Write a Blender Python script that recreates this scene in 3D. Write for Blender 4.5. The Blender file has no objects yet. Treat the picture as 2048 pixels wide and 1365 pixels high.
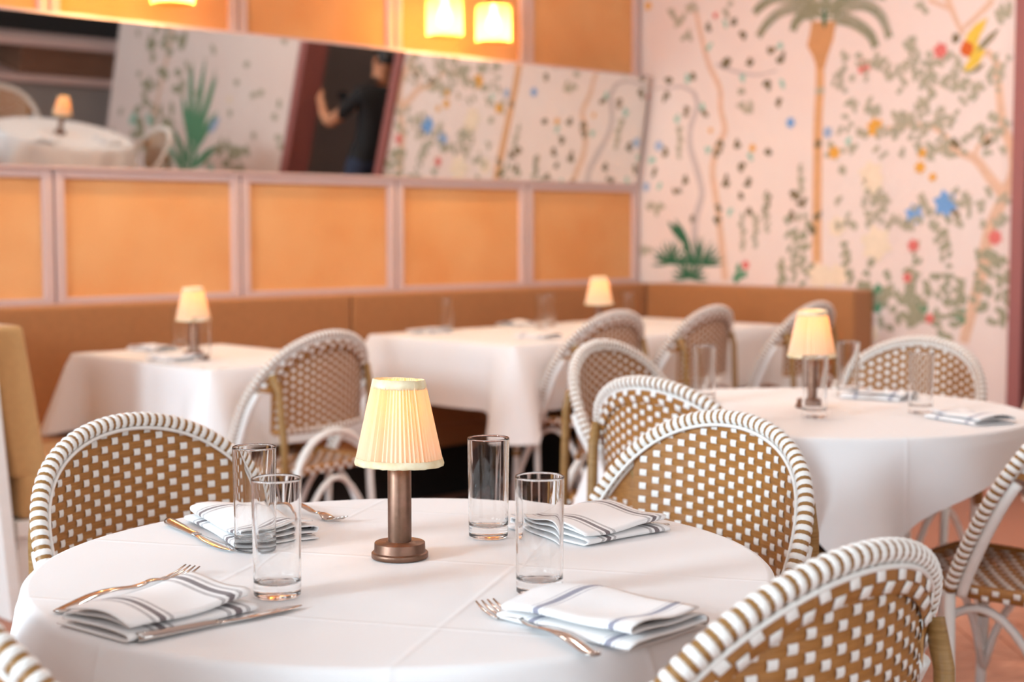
import bpy, bmesh, math, random
from mathutils import Vector, Matrix
R = math.radians
PI = math.pi
rnd = random.Random(7)
sc = bpy.context.scene
COL = sc.collection

# ------------------------------------------------------------------ camera
FPX = 3000.0                       # focal length in pixels of the 2048 x 1365 frame
PITCH = math.atan(225 / 3000.0)
YAW = R(45.9)
CAMH = 1.2
fh = Vector((math.cos(YAW), math.sin(YAW), 0))
rt = Vector((math.sin(YAW), -math.cos(YAW), 0))
fw = fh * math.cos(PITCH) - Vector((0, 0, 1)) * math.sin(PITCH)
upv = Vector((0, 0, 1)) * math.cos(PITCH) + fh * math.sin(PITCH)
cam_d = bpy.data.cameras.new('camera')
cam = bpy.data.objects.new('camera', cam_d)
COL.objects.link(cam)
cam.matrix_world = Matrix(((rt.x, upv.x, -fw.x, 0), (rt.y, upv.y, -fw.y, 0), (rt.z, upv.z, -fw.z, CAMH), (0, 0, 0, 1)))
cam_d.sensor_fit = 'HORIZONTAL'
cam_d.sensor_width = 36
cam_d.lens = FPX / 2048 * 36
cam_d.clip_start = 0.05
cam_d.dof.use_dof = True
cam_d.dof.focus_distance = 2.10
cam_d.dof.aperture_fstop = 3.6
sc.camera = cam

# ------------------------------------------------------------------ world, lights, exposure
w = bpy.data.worlds.new('world')
sc.world = w
w.use_nodes = True
w.node_tree.nodes['Background'].inputs[0].default_value = (0.78, 0.90, 1.0, 1)
w.node_tree.nodes['Background'].inputs[1].default_value = 1.5
cy = sc.cycles
cy.max_bounces = 18; cy.diffuse_bounces = 4; cy.glossy_bounces = 4; cy.transmission_bounces = 18; cy.transparent_max_bounces = 6
cy.use_adaptive_sampling = True; cy.adaptive_threshold = .10; cy.adaptive_min_samples = 16
sc.view_settings.view_transform = 'Standard'
sc.view_settings.look = 'None'
sc.view_settings.gamma = 1.0
sc.view_settings.use_curve_mapping = False
sc.view_settings.exposure = -0.17

def area(name, loc, rot, sx, sy, power, col, spread=PI):
    l = bpy.data.lights.new(name, 'AREA')
    l.shape = 'RECTANGLE'; l.size = sx; l.size_y = sy
    l.energy = power; l.color = col; l.spread = spread
    o = bpy.data.objects.new(name, l)
    o.location = loc; o.rotation_euler = rot
    COL.objects.link(o)
    return o
WINY = [(-1.0, 0.9), (1.3, 3.1), (3.5, 5.2)]          # window openings in the wall at X = WLX
WLX = -3.2
for (a, b), pw_, hh in zip(WINY, (100, 262, 100), (2.1, .9, 2.1)):      # daylight entering the three windows, strongest through the middle one
    area('window_daylight', (WLX - 0.14, (a + b) / 2 + (.3 if hh < 1 else 0), 1.75 + (.35 if hh < 1 else 0)), (0, R(-90), 0), hh, (b - a - .1) if hh > 1 else 1.1, pw_, (0.70, 0.88, 1.0))
CEILZ = 3.0
FWX = (-1.4, 3.0)                                       # window opening added behind the camera for fill light
area('front_fill', (.8, -2.06, 1.75), (R(90), 0, 0), 4.2, 2.1, 44, (0.95, 0.93, 0.90))  # soft fill added to lift faces turned towards the front wall
DOWN = [(2.2, 3.3), (3.3, 3.1), (4.3, 3.1), (5.2, 3.1), (4.2, 1.2), (5.6, 2.0), (7.3, 3.5), (6.4, -.7)]  # unseen ceiling fill lights, added to brighten room, hall and counter
for x, y in DOWN:
    area('fill_downlight', (x, y, CEILZ - .03), (0, 0, 0), .16, .16, 11.0 if y > 3 else 8.0, (1.0, 0.86, 0.77))

# ------------------------------------------------------------------ helpers: pixel to world (frame 2048 x 1365)
def ray(x, y): return fw * FPX + rt * (x - 1024) - upv * (y - 682.5)
CP = Vector((0, 0, CAMH))
def atz(x, y, z):
    d = ray(x, y); return CP + d * ((z - CAMH) / d.z)
def atx(x, y, X):
    d = ray(x, y); return CP + d * (X / d.x)

# ------------------------------------------------------------------ materials
def lin(c):
    return tuple(((v / 255) / 12.92 if v / 255 <= .04045 else ((v / 255 + .055) / 1.055) ** 2.4) for v in c) + (1,)
MATS = {}
def mat(name, col, rough=.6, metal=0., noise=0., nscale=20., bump=0., bscale=200., spec=.5, sheen=0., col2=None, stretch=None, coat=0.):
    m = bpy.data.materials.new(name); m.use_nodes = True
    nt = m.node_tree; b = nt.nodes['Principled BSDF']
    c = lin(col)
    b.inputs['Base Color'].default_value = c
    b.inputs['Roughness'].default_value = rough
    b.inputs['Metallic'].default_value = metal
    b.inputs['Specular IOR Level'].default_value = spec
    if sheen: b.inputs['Sheen Weight'].default_value = sheen
    if coat: b.inputs['Coat Weight'].default_value = coat
    if noise or bump:
        tc = nt.nodes.new('ShaderNodeTexCoord')
        mp = nt.nodes.new('ShaderNodeMapping'); nt.links.new(tc.outputs['Object'], mp.inputs[0])
        if stretch: mp.inputs['Scale'].default_value = stretch
    if noise:
        n = nt.nodes.new('ShaderNodeTexNoise'); n.inputs['Scale'].default_value = nscale; n.inputs['Detail'].default_value = 4
        nt.links.new(mp.outputs[0], n.inputs[0])
        rp = nt.nodes.new('ShaderNodeValToRGB')
        c2 = lin(col2) if col2 else tuple(v * (1 - noise) for v in c[:3]) + (1,)
        rp.color_ramp.elements[0].position = .3; rp.color_ramp.elements[1].position = .7
        rp.color_ramp.elements[0].color = c2; rp.color_ramp.elements[1].color = c
        nt.links.new(n.outputs[0], rp.inputs[0]); nt.links.new(rp.outputs[0], b.inputs['Base Color'])
    if bump:
        n2 = nt.nodes.new('ShaderNodeTexNoise'); n2.inputs['Scale'].default_value = bscale; n2.inputs['Detail'].default_value = 3
        nt.links.new(mp.outputs[0], n2.inputs[0])
        bp = nt.nodes.new('ShaderNodeBump'); bp.inputs['Strength'].default_value = bump; bp.inputs['Distance'].default_value = .002
        nt.links.new(n2.outputs[0], bp.inputs['Height']); nt.links.new(bp.outputs[0], b.inputs['Normal'])
    MATS[name] = m
    return m
def N(m, t): return m.node_tree.nodes.new(t)
def mnode(m, op, a, b=None, c=None):
    n = N(m, 'ShaderNodeMath'); n.operation = op
    for i, v in enumerate((a, b, c)):
        if v is None: continue
        if isinstance(v, (int, float)): n.inputs[i].default_value = v
        else: m.node_tree.links.new(v, n.inputs[i])
    return n.outputs[0]

WHITE = mat('white_lacquer', (240, 238, 234), .35, noise=.04, nscale=30)
WSTRAP = mat('white_plastic_strap', (244, 242, 238), .42, bump=.3, bscale=60, stretch=(30, 1, 1))
BSTRAP = mat('brown_plastic_strap', (182, 126, 64), .38, noise=.3, nscale=14, bump=.5, bscale=30, stretch=(1, 8, 40), col2=(150, 98, 44))
TWRAP = mat('tan_wrapped_cane', (168, 130, 78), .45, noise=.3, nscale=8, bump=.6, bscale=9, stretch=(2, 2, 40), col2=(138, 102, 54))
BCORE = mat('brown_rim_core', (150, 108, 58), .45)
PAINT = mat('pink_grey_trim_paint', (214, 186, 180), .5, noise=.05, nscale=5)
BANQ = mat('tan_brown_upholstery', (176, 116, 66), .75, noise=.12, nscale=60, bump=.3, bscale=500, sheen=.2)
BANQ2 = mat('pale_tan_upholstery', (196, 152, 96), .75, noise=.1, nscale=60, bump=.3, bscale=500, sheen=.2)
BLACK = mat('black_toe_kick', (24, 21, 20), .8)
BRONZE = mat('aged_bronze', (140, 104, 88), .40, metal=.8, noise=.3, nscale=45, bump=.1, bscale=90, col2=(116, 88, 70))
STEEL = mat('polished_steel', (206, 202, 198), .13, metal=1., bump=.03, bscale=60)
FLOORB = mat('floor_grout', (180, 124, 102), .7)
WALLP = mat('pale_pink_wall_paint', (238, 222, 214), .75, noise=.035, nscale=1.6, col2=(236, 214, 205))
CEIL = mat('ceiling_paint', (244, 234, 226), .8)
GREYW = mat('grey_wall_paint', (150, 145, 142), .8)
DARKW = mat('dim_hall_paint', (150, 140, 138), .8, noise=.2, nscale=2)
FRAMER = mat('dusty_rose_door_paint', (158, 96, 92), .45)
WOOD = mat('brown_wood', (132, 92, 70), .5, noise=.3, nscale=4, stretch=(1, 1, 12))
PANE = None
def planks():
    m = mat('salmon_floor_board', (232, 170, 140), .5, noise=.16, nscale=3, stretch=(3, 14, 3), col2=(216, 150, 122))
    return m
PLANK = planks()

def glass_mat():
    m = bpy.data.materials.new('clear_glass'); m.use_nodes = True
    b = m.node_tree.nodes['Principled BSDF']
    b.inputs['Base Color'].default_value = (.985, .99, .99, 1)
    b.inputs['Roughness'].default_value = 0.0
    b.inputs['Transmission Weight'].default_value = 1.0
    b.inputs['IOR'].default_value = 1.47
    return m
GLASS = glass_mat()
def thin_glass():
    m = bpy.data.materials.new('window_pane_glass'); m.use_nodes = True
    nt = m.node_tree; nt.nodes.remove(nt.nodes['Principled BSDF'])
    tr = N(m, 'ShaderNodeBsdfTransparent'); gl = N(m, 'ShaderNodeBsdfGlossy'); gl.inputs['Roughness'].default_value = .02
    fr = N(m, 'ShaderNodeFresnel'); fr.inputs[0].default_value = 1.45
    mx = N(m, 'ShaderNodeMixShader')
    nt.links.new(fr.outputs[0], mx.inputs[0]); nt.links.new(tr.outputs[0], mx.inputs[1]); nt.links.new(gl.outputs[0], mx.inputs[2])
    nt.links.new(mx.outputs[0], nt.nodes['Material Output'].inputs[0])
    return m
PANE = thin_glass()
def mirror_mat():
    m = bpy.data.materials.new('mirror_silver'); m.use_nodes = True
    b = m.node_tree.nodes['Principled BSDF']
    b.inputs['Base Color'].default_value = (.78, .79, .77, 1); b.inputs['Metallic'].default_value = 1; b.inputs['Roughness'].default_value = .015
    return m
MIRROR = mirror_mat()
def emit(name, col, s):
    m = bpy.data.materials.new(name); m.use_nodes = True
    b = m.node_tree.nodes['Principled BSDF']
    b.inputs['Base Color'].default_value = lin(col); b.inputs['Emission Color'].default_value = lin(col); b.inputs['Emission Strength'].default_value = s
    return m
BULB = emit('warm_bulb', (255, 214, 150), 60)
SBULB = emit('small_lamp_bulb', (255, 190, 110), 6)
DIFF = emit('fill_downlight_diffuser', (255, 226, 190), 6)  # glowing face of the added ceiling fill lights

def cane_mat():
    m = mat('woven_cane_webbing', (232, 158, 88), .55)
    nt = m.node_tree; b = nt.nodes['Principled BSDF']
    tc = N(m, 'ShaderNodeTexCoord'); sp = N(m, 'ShaderNodeSeparateXYZ'); nt.links.new(tc.outputs['Object'], sp.inputs[0])
    k = 2 * PI / .0125
    sx = mnode(m, 'SINE', mnode(m, 'MULTIPLY', sp.outputs[0], k)); sz = mnode(m, 'SINE', mnode(m, 'MULTIPLY', sp.outputs[2], k))
    pr = mnode(m, 'MULTIPLY', sx, sz)
    mask = mnode(m, 'GREATER_THAN', pr, .45)
    ns = N(m, 'ShaderNodeTexNoise'); ns.inputs['Scale'].default_value = 3.0; nt.links.new(tc.outputs['Object'], ns.inputs[0])
    rp = N(m, 'ShaderNodeValToRGB'); rp.color_ramp.elements[0].position = .3; rp.color_ramp.elements[1].position = .75
    rp.color_ramp.elements[0].color = lin((232, 162, 98)); rp.color_ramp.elements[1].color = lin((242, 186, 126))
    nt.links.new(ns.outputs[0], rp.inputs[0])
    mx = N(m, 'ShaderNodeMix'); mx.data_type = 'RGBA'
    nt.links.new(mask, mx.inputs[0]); nt.links.new(rp.outputs[0], mx.inputs[6]); mx.inputs[7].default_value = lin((208, 134, 72))
    nt.links.new(mx.outputs[2], b.inputs['Base Color'])
    bp = N(m, 'ShaderNodeBump'); bp.inputs['Strength'].default_value = .4; bp.inputs['Distance'].default_value = .002
    nt.links.new(pr, bp.inputs['Height']); bp.invert = True; nt.links.new(bp.outputs[0], b.inputs['Normal'])
    return m
CANE = cane_mat()

def cloth_mat(name, ang, px, py, ox=0., oy=0.):
    """white table linen; ironed fold lines as fine relief on two crossed families of lines"""
    m = mat(name, (238, 236, 236), .85, sheen=.1)
    nt = m.node_tree; b = nt.nodes['Principled BSDF']
    tc = N(m, 'ShaderNodeTexCoord'); mp = N(m, 'ShaderNodeMapping'); mp.vector_type = 'POINT'
    mp.inputs['Rotation'].default_value = (0, 0, -ang); nt.links.new(tc.outputs['Object'], mp.inputs[0])
    sp = N(m, 'ShaderNodeSeparateXYZ'); nt.links.new(mp.outputs[0], sp.inputs[0])
    hs = []
    for ax, p, o in ((0, px, ox), (1, py, oy)):
        t = mnode(m, 'PINGPONG', mnode(m, 'ADD', sp.outputs[ax], o), p / 2)       # 0 on every line of pitch p
        g = mnode(m, 'POWER', 2.718, mnode(m, 'MULTIPLY', mnode(m, 'MULTIPLY', t, t), -1 / (.0045 ** 2)))
        fold = mnode(m, 'MULTIPLY', mnode(m, 'SUBTRACT', t, 0), 1 / p * .9)
        hs.append(mnode(m, 'ADD', g, fold))
    ns = N(m, 'ShaderNodeTexNoise'); ns.inputs['Scale'].default_value = 7; nt.links.new(tc.outputs['Object'], ns.inputs[0])
    fi = N(m, 'ShaderNodeTexNoise'); fi.inputs['Scale'].default_value = 700; nt.links.new(tc.outputs['Object'], fi.inputs[0])
    h = mnode(m, 'ADD', mnode(m, 'ADD', hs[0], hs[1]), mnode(m, 'ADD', mnode(m, 'MULTIPLY', ns.outputs[0], 1.6), mnode(m, 'MULTIPLY', fi.outputs[0], .04)))
    bp = N(m, 'ShaderNodeBump'); bp.inputs['Strength'].default_value = 1.0; bp.inputs['Distance'].default_value = .0009
    nt.links.new(h, bp.inputs['Height']); nt.links.new(bp.outputs[0], b.inputs['Normal'])
    return m

def shade_mat():
    m = bpy.data.materials.new('pleated_cream_fabric'); m.use_nodes = True
    nt = m.node_tree; nt.nodes.remove(nt.nodes['Principled BSDF'])
    d = N(m, 'ShaderNodeBsdfDiffuse'); t = N(m, 'ShaderNodeBsdfTranslucent'); mx = N(m, 'ShaderNodeMixShader'); mx.inputs[0].default_value = .38
    d.inputs[0].default_value = lin((254, 242, 214)); t.inputs[0].default_value = lin((255, 190, 90))
    nt.links.new(d.outputs[0], mx.inputs[1]); nt.links.new(t.outputs[0], mx.inputs[2]); nt.links.new(mx.outputs[0], nt.nodes['Material Output'].inputs[0])
    return m
SHADE = shade_mat()
TRIM = mat('cream_ribbon_trim', (244, 230, 198), .7, noise=.3, nscale=60, col2=(222, 198, 152))

def napkin_mat(name, dark, pale):
    """stripes woven in: position along the napkin's length comes from the UV map"""
    m = mat(name, (246, 243, 242), .85, sheen=.2)
    nt = m.node_tree; b = nt.nodes['Principled BSDF']
    uv = N(m, 'ShaderNodeUVMap'); sp = N(m, 'ShaderNodeSeparateXYZ'); nt.links.new(uv.outputs[0], sp.inputs[0])
    u = sp.outputs[0]
    tot = None
    for c in (.155, .735):
        for off, hw in pale:
            s = mnode(m, 'LESS_THAN', mnode(m, 'ABSOLUTE', mnode(m, 'SUBTRACT', u, c + off)), hw)
            tot = s if tot is None else mnode(m, 'MAXIMUM', tot, s)
    mx = N(m, 'ShaderNodeMix'); mx.data_type = 'RGBA'
    nt.links.new(tot, mx.inputs[0]); mx.inputs[6].default_value = lin((246, 243, 242)); mx.inputs[7].default_value = lin(dark)
    nt.links.new(mx.outputs[2], b.inputs['Base Color'])
    fi = N(m, 'ShaderNodeTexNoise'); fi.inputs['Scale'].default_value = 900
    bp = N(m, 'ShaderNodeBump'); bp.inputs['Strength'].default_value = .25; bp.inputs['Distance'].default_value = .001
    nt.links.new(fi.outputs[0], bp.inputs['Height']); nt.links.new(bp.outputs[0], b.inputs['Normal'])
    return m
TRIPLE = [(0, .026)] + [(s * (.062 + .011 * k), .0028) for s in (-1, 1) for k in range(3)]
NAPK1 = napkin_mat('grey_striped_linen', (122, 110, 112), TRIPLE)
NAPK2 = napkin_mat('blue_grey_striped_linen', (150, 148, 164), [(0, .022), (.045, .0025), (-.045, .0025)])

# ------------------------------------------------------------------ mesh helpers
def mesh(name, verts, faces, mats, smooth=False, midx=None, uvs=None):
    me = bpy.data.meshes.new(name)
    me.from_pydata([tuple(v) for v in verts], [], faces)
    for m in (mats if isinstance(mats, (list, tuple)) else [mats]): me.materials.append(m)
    if midx: me.polygons.foreach_set('material_index', midx)
    if smooth: me.polygons.foreach_set('use_smooth', [True] * len(faces))
    if uvs:
        l = me.uv_layers.new(name='UVMap')
        for lp in me.loops: l.data[lp.index].uv = uvs[lp.vertex_index]
    me.update()
    return me
def ob(name, me, parent=None, loc=(0, 0, 0), rot=(0, 0, 0), mw=None):
    o = bpy.data.objects.new(name, me); COL.objects.link(o)
    if parent is not None: o.parent = parent
    if mw is not None: o.matrix_local = mw
    else:
        o.location = loc; o.rotation_euler = rot
    return o
def tag(o, label=None, cat=None, group=None, kind=None):
    if label: o['label'] = label
    if cat: o['category'] = cat
    if group: o['group'] = group
    if kind: o['kind'] = kind
    return o
def empty(name, loc=(0, 0, 0), rz=0.):
    o = bpy.data.objects.new(name, None); COL.objects.link(o)
    o.empty_display_size = .05; o.location = loc; o.rotation_euler = (0, 0, rz)
    return o

class G:
    """collects geometry"""
    def __init__(s): s.v = []; s.f = []; s.m = []; s.uv = []
    def add(s, v, f, mi=0, uv=None):
        n = len(s.v); s.v += [Vector(p) for p in v]; s.f += [tuple(i + n for i in q) for q in f]; s.m += [mi] * len(f)
        s.uv += uv if uv else [(0, 0)] * len(v)
    def box(s, x0, x1, y0, y1, z0, z1, mi=0, bev=0.):
        if bev <= 0:
            s.add([(x0, y0, z0), (x1, y0, z0), (x1, y1, z0), (x0, y1, z0), (x0, y0, z1), (x1, y0, z1), (x1, y1, z1), (x0, y1, z1)],
                  [(0, 3, 2, 1), (4, 5, 6, 7), (0, 1, 5, 4), (1, 2, 6, 5), (2, 3, 7, 6), (3, 0, 4, 7)], mi)
            return
        bm = bmesh.new(); bmesh.ops.create_cube(bm, size=1)
        for v in bm.verts: v.co = Vector(((x0 + x1) / 2 + v.co.x * (x1 - x0), (y0 + y1) / 2 + v.co.y * (y1 - y0), (z0 + z1) / 2 + v.co.z * (z1 - z0)))
        bmesh.ops.bevel(bm, geom=bm.edges[:] , offset=bev, segments=3, affect='EDGES', profile=.6)
        bm.verts.index_update()
        s.add([v.co.copy() for v in bm.verts], [tuple(v.index for v in f.verts) for f in bm.faces], mi); bm.free()
    def lathe(s, prof, n=32, mi=0, c=(0, 0, 0), close=False):
        v = []; f = []
        k = len(prof)
        for i in range(n):
            a = 2 * PI * i / n
            for r, z in prof: v.append((c[0] + r * math.cos(a), c[1] + r * math.sin(a), c[2] + z))
        for i in range(n):
            for j in range(k - 1 if not close else k):
                a, b = i * k + j, i * k + (j + 1) % k
                a2, b2 = ((i + 1) % n) * k + j, ((i + 1) % n) * k + (j + 1) % k
                f.append((a, a2, b2, b))
        s.add(v, f, mi)
    def tube(s, pts, r, n=8, mi=0, cap=True, flat=None, upref=None):
        """sweep a circle (or ellipse: r = (wide, thick)) along pts; r may be a list"""
        pts = [Vector(p) for p in pts]; k = len(pts); v = []; f = []
        nrm = None
        for i, p in enumerate(pts):
            t = (pts[min(i + 1, k - 1)] - pts[max(i - 1, 0)]).normalized()
            if upref is not None: nrm = Vector(upref) - t * Vector(upref).dot(t)
            elif nrm is None:
                nrm = t.orthogonal()
            else: nrm = nrm - t * nrm.dot(t)
            nrm = nrm.normalized(); bi = t.cross(nrm)
            rr = r[i] if isinstance(r, list) else r
            ra, rb = rr if isinstance(rr, tuple) else (rr, rr)
            for j in range(n):
                a = 2 * PI * j / n
                v.append(p + bi * (ra * math.cos(a)) + nrm * (rb * math.sin(a)))
        for i in range(k - 1):
            for j in range(n): f.append((i * n + j, i * n + (j + 1) % n, (i + 1) * n + (j + 1) % n, (i + 1) * n + j))
        if cap: f.append(tuple(reversed(range(n)))); f.append(tuple((k - 1) * n + j for j in range(n)))
        s.add(v, f, mi)
    def mesh(s, name, mats, smooth=False, uv=False): return mesh(name, s.v, s.f, mats, smooth, s.m, s.uv if uv else None)
    def obj(s, name, mats, parent=None, smooth=False, loc=(0, 0, 0), rot=(0, 0, 0), uv=False):
        return ob(name, s.mesh(name, mats, smooth, uv), parent, loc, rot)
def struct(o): o['kind'] = 'structure'; return o

# ================================================================== the room
YW = 5.55          # face of the cane wall
XW = 6.36          # face of the mural wall
YF = -1.9
g = G(); g.box(WLX - .3, 8.6, YF - .3, YW + .3, -.06, 0.0)
floor = struct(g.obj('floor', FLOORB)); floor['label'] = 'salmon pink floor of boards laid in a chevron'
# chevron boards (near right, where the floor shows)
cw, pw = .34, .095
def chevron():
    done = 0
    meshes = {}
    for s in (1, -1):
        gg = G(); e = .0034
        x0, x1 = e, cw - e
        gg.v = []; hh = .004
        pts = [(x0, s * x0 + e), (x1, s * x1 + e), (x1, s * x1 + pw * 1.414 - e), (x0, s * x0 + pw * 1.414 - e)]
        gg.add([(x, y, 0) for x, y in pts] + [(x, y, hh) for x, y in pts], [(4, 5, 6, 7), (0, 1, 5, 4), (1, 2, 6, 5), (2, 3, 7, 6), (3, 0, 4, 7)])
        meshes[s] = gg.mesh('floor_board', PLANK)
    for c in range(-1, 10):
        s = 1 if c % 2 else -1
        X = 1.5 + c * cw
        off = 0 if s == 1 else cw
        for j in range(-4, 20):
            Y = -.2 + j * pw * 1.414 + off
            d = (Vector((X, Y, 0))).dot(fh); l = Vector((X + .17, Y, 0)).dot(rt)
            if not (1.7 < d < 5.2 and .15 < l / d < .47): continue
            if Y > 3.0 or Y < -.5 or X > 4.6: continue
            o = ob('floor_board', meshes[s], floor, (X, Y, .0005)); done += 1
    return done
chevron()

# cane wall
g = G(); g.box(WLX - .3, XW + .25, YW + .012, YW + .25, 0, CEILZ)
wall_back = struct(g.obj('wall_back', PAINT)); wall_back['label'] = 'back wall panelled with orange woven cane in pale frames'
UNIT = .876
XB = [6.345 - UNIT * i for i in range(0, 10)]
def cane_panel(x0, x1, z0, z1, first):
    gg = G(); gg.box(x0 + .03, x1 - .03, YW + .001, YW + .014, z0 + .02, z1 - .02)
    p = gg.obj('cane_panel', CANE, wall_back)
    fy0, fy1 = YW - .022, YW + .013
    sw, rw = .045, .04
    for a, b in ((x0 + .005, x0 + sw), (x1 - sw, x1 - .005)):
        q = G(); q.box(a, b, fy0, fy1, z0, z1, bev=.004); q.obj('stile', PAINT, p)
    for a, b in ((z0, z0 + rw), (z1 - rw, z1)):
        q = G(); q.box(x0 + sw, x1 - sw, fy0 + .002, fy1, a, b, bev=.004); q.obj('rail', PAINT, p)
for i in range(len(XB) - 1):
    cane_panel(XB[i + 1], XB[i], .885, 1.44, i)
    cane_panel(XB[i + 1], XB[i], 2.0, 2.93, i)
g = G(); g.box(WLX, XW - .005, YW - .012, YW + .014, 1.44, 2.0)
g.obj('mirror_backing', PAINT, wall_back)

# mural wall with a doorway
DY0, DY1, DZ = 2.27, 3.30, 2.25
MY0 = -.32
g = G()
g.box(XW, XW + .14, DY1, YW + .25, 0, CEILZ)
g.box(XW, XW + .14, MY0, DY0, 0, CEILZ)
g.box(XW, XW + .14, DY0, DY1, DZ, CEILZ)
g.box(XW + .14, 8.4, MY0, MY0 + .1, 0, CEILZ)
wall_right = struct(g.obj('wall_right', WALLP)); wall_right['label'] = 'pale pink wall painted with a garden mural'
g = G()                                                # dim hall behind the doorway
g.box(8.2, 8.3, MY0, YW, 0, CEILZ); g.box(XW + .14, 8.3, YW - .3, YW - .2, 0, CEILZ); g.box(XW + .14, 8.3, 1.5, 1.6, 0, CEILZ)
hall = struct(g.obj('wall_hall', DARKW)); hall['label'] = 'dim grey wall of the hall beyond the doorway'
door = empty('door_1', (XW, (DY0 + DY1) / 2, 0)); struct(door); door['label'] = 'dusty rose door frame at the end of the mural'
for n, (y0, y1, z0, z1) in {'jamb': (DY1 - .06, DY1 + .005, 0, DZ), 'jamb.001': (DY0 - .07, DY0 + .01, 0, DZ), 'head': (DY0 - .07, DY1 + .05, DZ, DZ + .1)}.items():
    gg = G(); gg.box(-.035, .16, y0 - (DY0 + DY1) / 2, y1 - (DY0 + DY1) / 2, z0, z1, bev=.006); gg.obj(n, FRAMER, door)
g = G(); g.box(XW - .012, XW, DY1 + .05, YW, 0, .12, bev=.003)
bb = struct(g.obj('baseboard_right', PAINT))
# front and left wall, ceiling
g = G(); g.box(WLX - .3, FWX[0], YF - .2, YF, 0, CEILZ); g.box(FWX[1], 8.6, YF - .2, YF, 0, CEILZ); g.box(FWX[0], FWX[1], YF - .2, YF, 0, .65); g.box(FWX[0], FWX[1], YF - .2, YF, 2.85, CEILZ)
struct(g.obj('wall_front', GREYW))['label'] = 'plain grey wall behind the dining room'
g = G()
ys = [YF - .2] + [v for p in WINY for v in p] + [YW + .25]
for i in range(0, len(ys), 2): g.box(WLX - .2, WLX, ys[i], ys[i + 1], 0, CEILZ)
for a, b in WINY: g.box(WLX - .2, WLX, a, b, 0, .65); g.box(WLX - .2, WLX, a, b, 2.85, CEILZ)
struct(g.obj('wall_left', WALLP))['label'] = 'pale pink window wall facing the street'
for k, (a, b) in enumerate(WINY):
    wn = empty('window_%d' % (k + 1), (WLX, (a + b) / 2, .65)); struct(wn)
    hw = (b - a) / 2
    q = G()
    for y0, y1, z0, z1 in ((-hw, -hw + .06, 0, 2.2), (hw - .06, hw, 0, 2.2), (-hw, hw, 0, .06), (-hw, hw, 2.14, 2.2), (-.025, .025, .06, 2.14)): q.box(-.12, -.04, y0, y1, z0, z1)
    q.obj('window_frame', WHITE, wn)
    for y0, y1 in ((-hw + .06, -.025), (.025, hw - .06)):
        q = G(); q.box(-.082, -.078, y0, y1, .06, 2.14); q.obj('pane', PANE, wn)
wn = empty('window_4', (sum(FWX) / 2, YF, .65)); struct(wn)  # unseen window, added to go with the front fill light
hw = (FWX[1] - FWX[0]) / 2; q = G()
for x0, x1, z0, z1 in ((-hw, -hw + .06, 0, 2.2), (hw - .06, hw, 0, 2.2), (-hw, hw, 0, .06), (-hw, hw, 2.14, 2.2), (-hw / 3 - .025, -hw / 3 + .025, .06, 2.14), (hw / 3 - .025, hw / 3 + .025, .06, 2.14)): q.box(x0, x1, -.12, -.04, z0, z1)
q.obj('window_frame', WHITE, wn)
for x0, x1 in ((-hw + .06, -hw / 3 - .025), (-hw / 3 + .025, hw / 3 - .025), (hw / 3 + .025, hw - .06)):
    q = G(); q.box(x0, x1, -.082, -.078, .06, 2.14); q.obj('pane', PANE, wn)
g = G(); g.box(WLX - .3, 8.6, YF - .3, YW + .3, CEILZ, CEILZ + .1)
struct(g.obj('ceiling', CEIL))['label'] = 'plain pale ceiling with added recessed fill lights'
q = G(); q.lathe([(.0, .004), (.085, .004), (.085, .02), (.0, .02)], 20); dl_d = q.mesh('diffuser', DIFF)
q = G(); q.lathe([(.085, 0), (.105, 0), (.105, .02), (.085, .02)], 24, close=True); dl_r = q.mesh('trim_ring', WHITE, True)
for i, (x, y) in enumerate(DOWN):
    t = empty('added_downlight', (x, y, CEILZ - .021))  # fixture added around each unseen fill light
    tag(t, 'added round fill downlight with white ring, unseen in the ceiling', 'light', 'added ceiling fill lights')
    ob('diffuser', dl_d, t); ob('trim_ring', dl_r, t)

# ------------------------------------------------------------------ tilted wall mirror
MB, MT = Vector((0, 5.515, 1.447)), Vector((0, 5.43, 2.022))
mt = empty('wall_mirror', (0, 0, 0)); tag(mt, 'long frameless-looking mirror leaning forward on the cane wall', 'mirror')
mx0, mx1 = .6, 6.305
n_ = Vector((0, -(MT - MB).z, (MT - MB).y)).normalized()
def slab(a0, a1, b0, b1, thick, off=0.):
    u = (MT - MB).normalized()
    P = lambda x, h, d: Vector((x, 0, 0)) + MB + u * h + n_ * d
    v = [P(x, h, d) for d in (off - thick, off) for x, h in ((a0, b0), (a1, b0), (a1, b1), (a0, b1))]
    f = [(0, 3, 2, 1), (4, 5, 6, 7), (0, 1, 5, 4), (1, 2, 6, 5), (2, 3, 7, 6), (3, 0, 4, 7)]
    gg = G(); gg.add(v, f); return gg
H_ = (MT - MB).length
slab(mx0, mx1, 0, H_, .006).obj('mirror_glass', MIRROR, mt)
for a0, a1, b0, b1 in ((mx0, mx1 + .008, -.012, 0), (mx0, mx1 + .008, H_, H_ + .012)):
    slab(a0, a1, b0, b1, .016, .004).obj('frame_bar', PAINT, mt)

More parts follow.
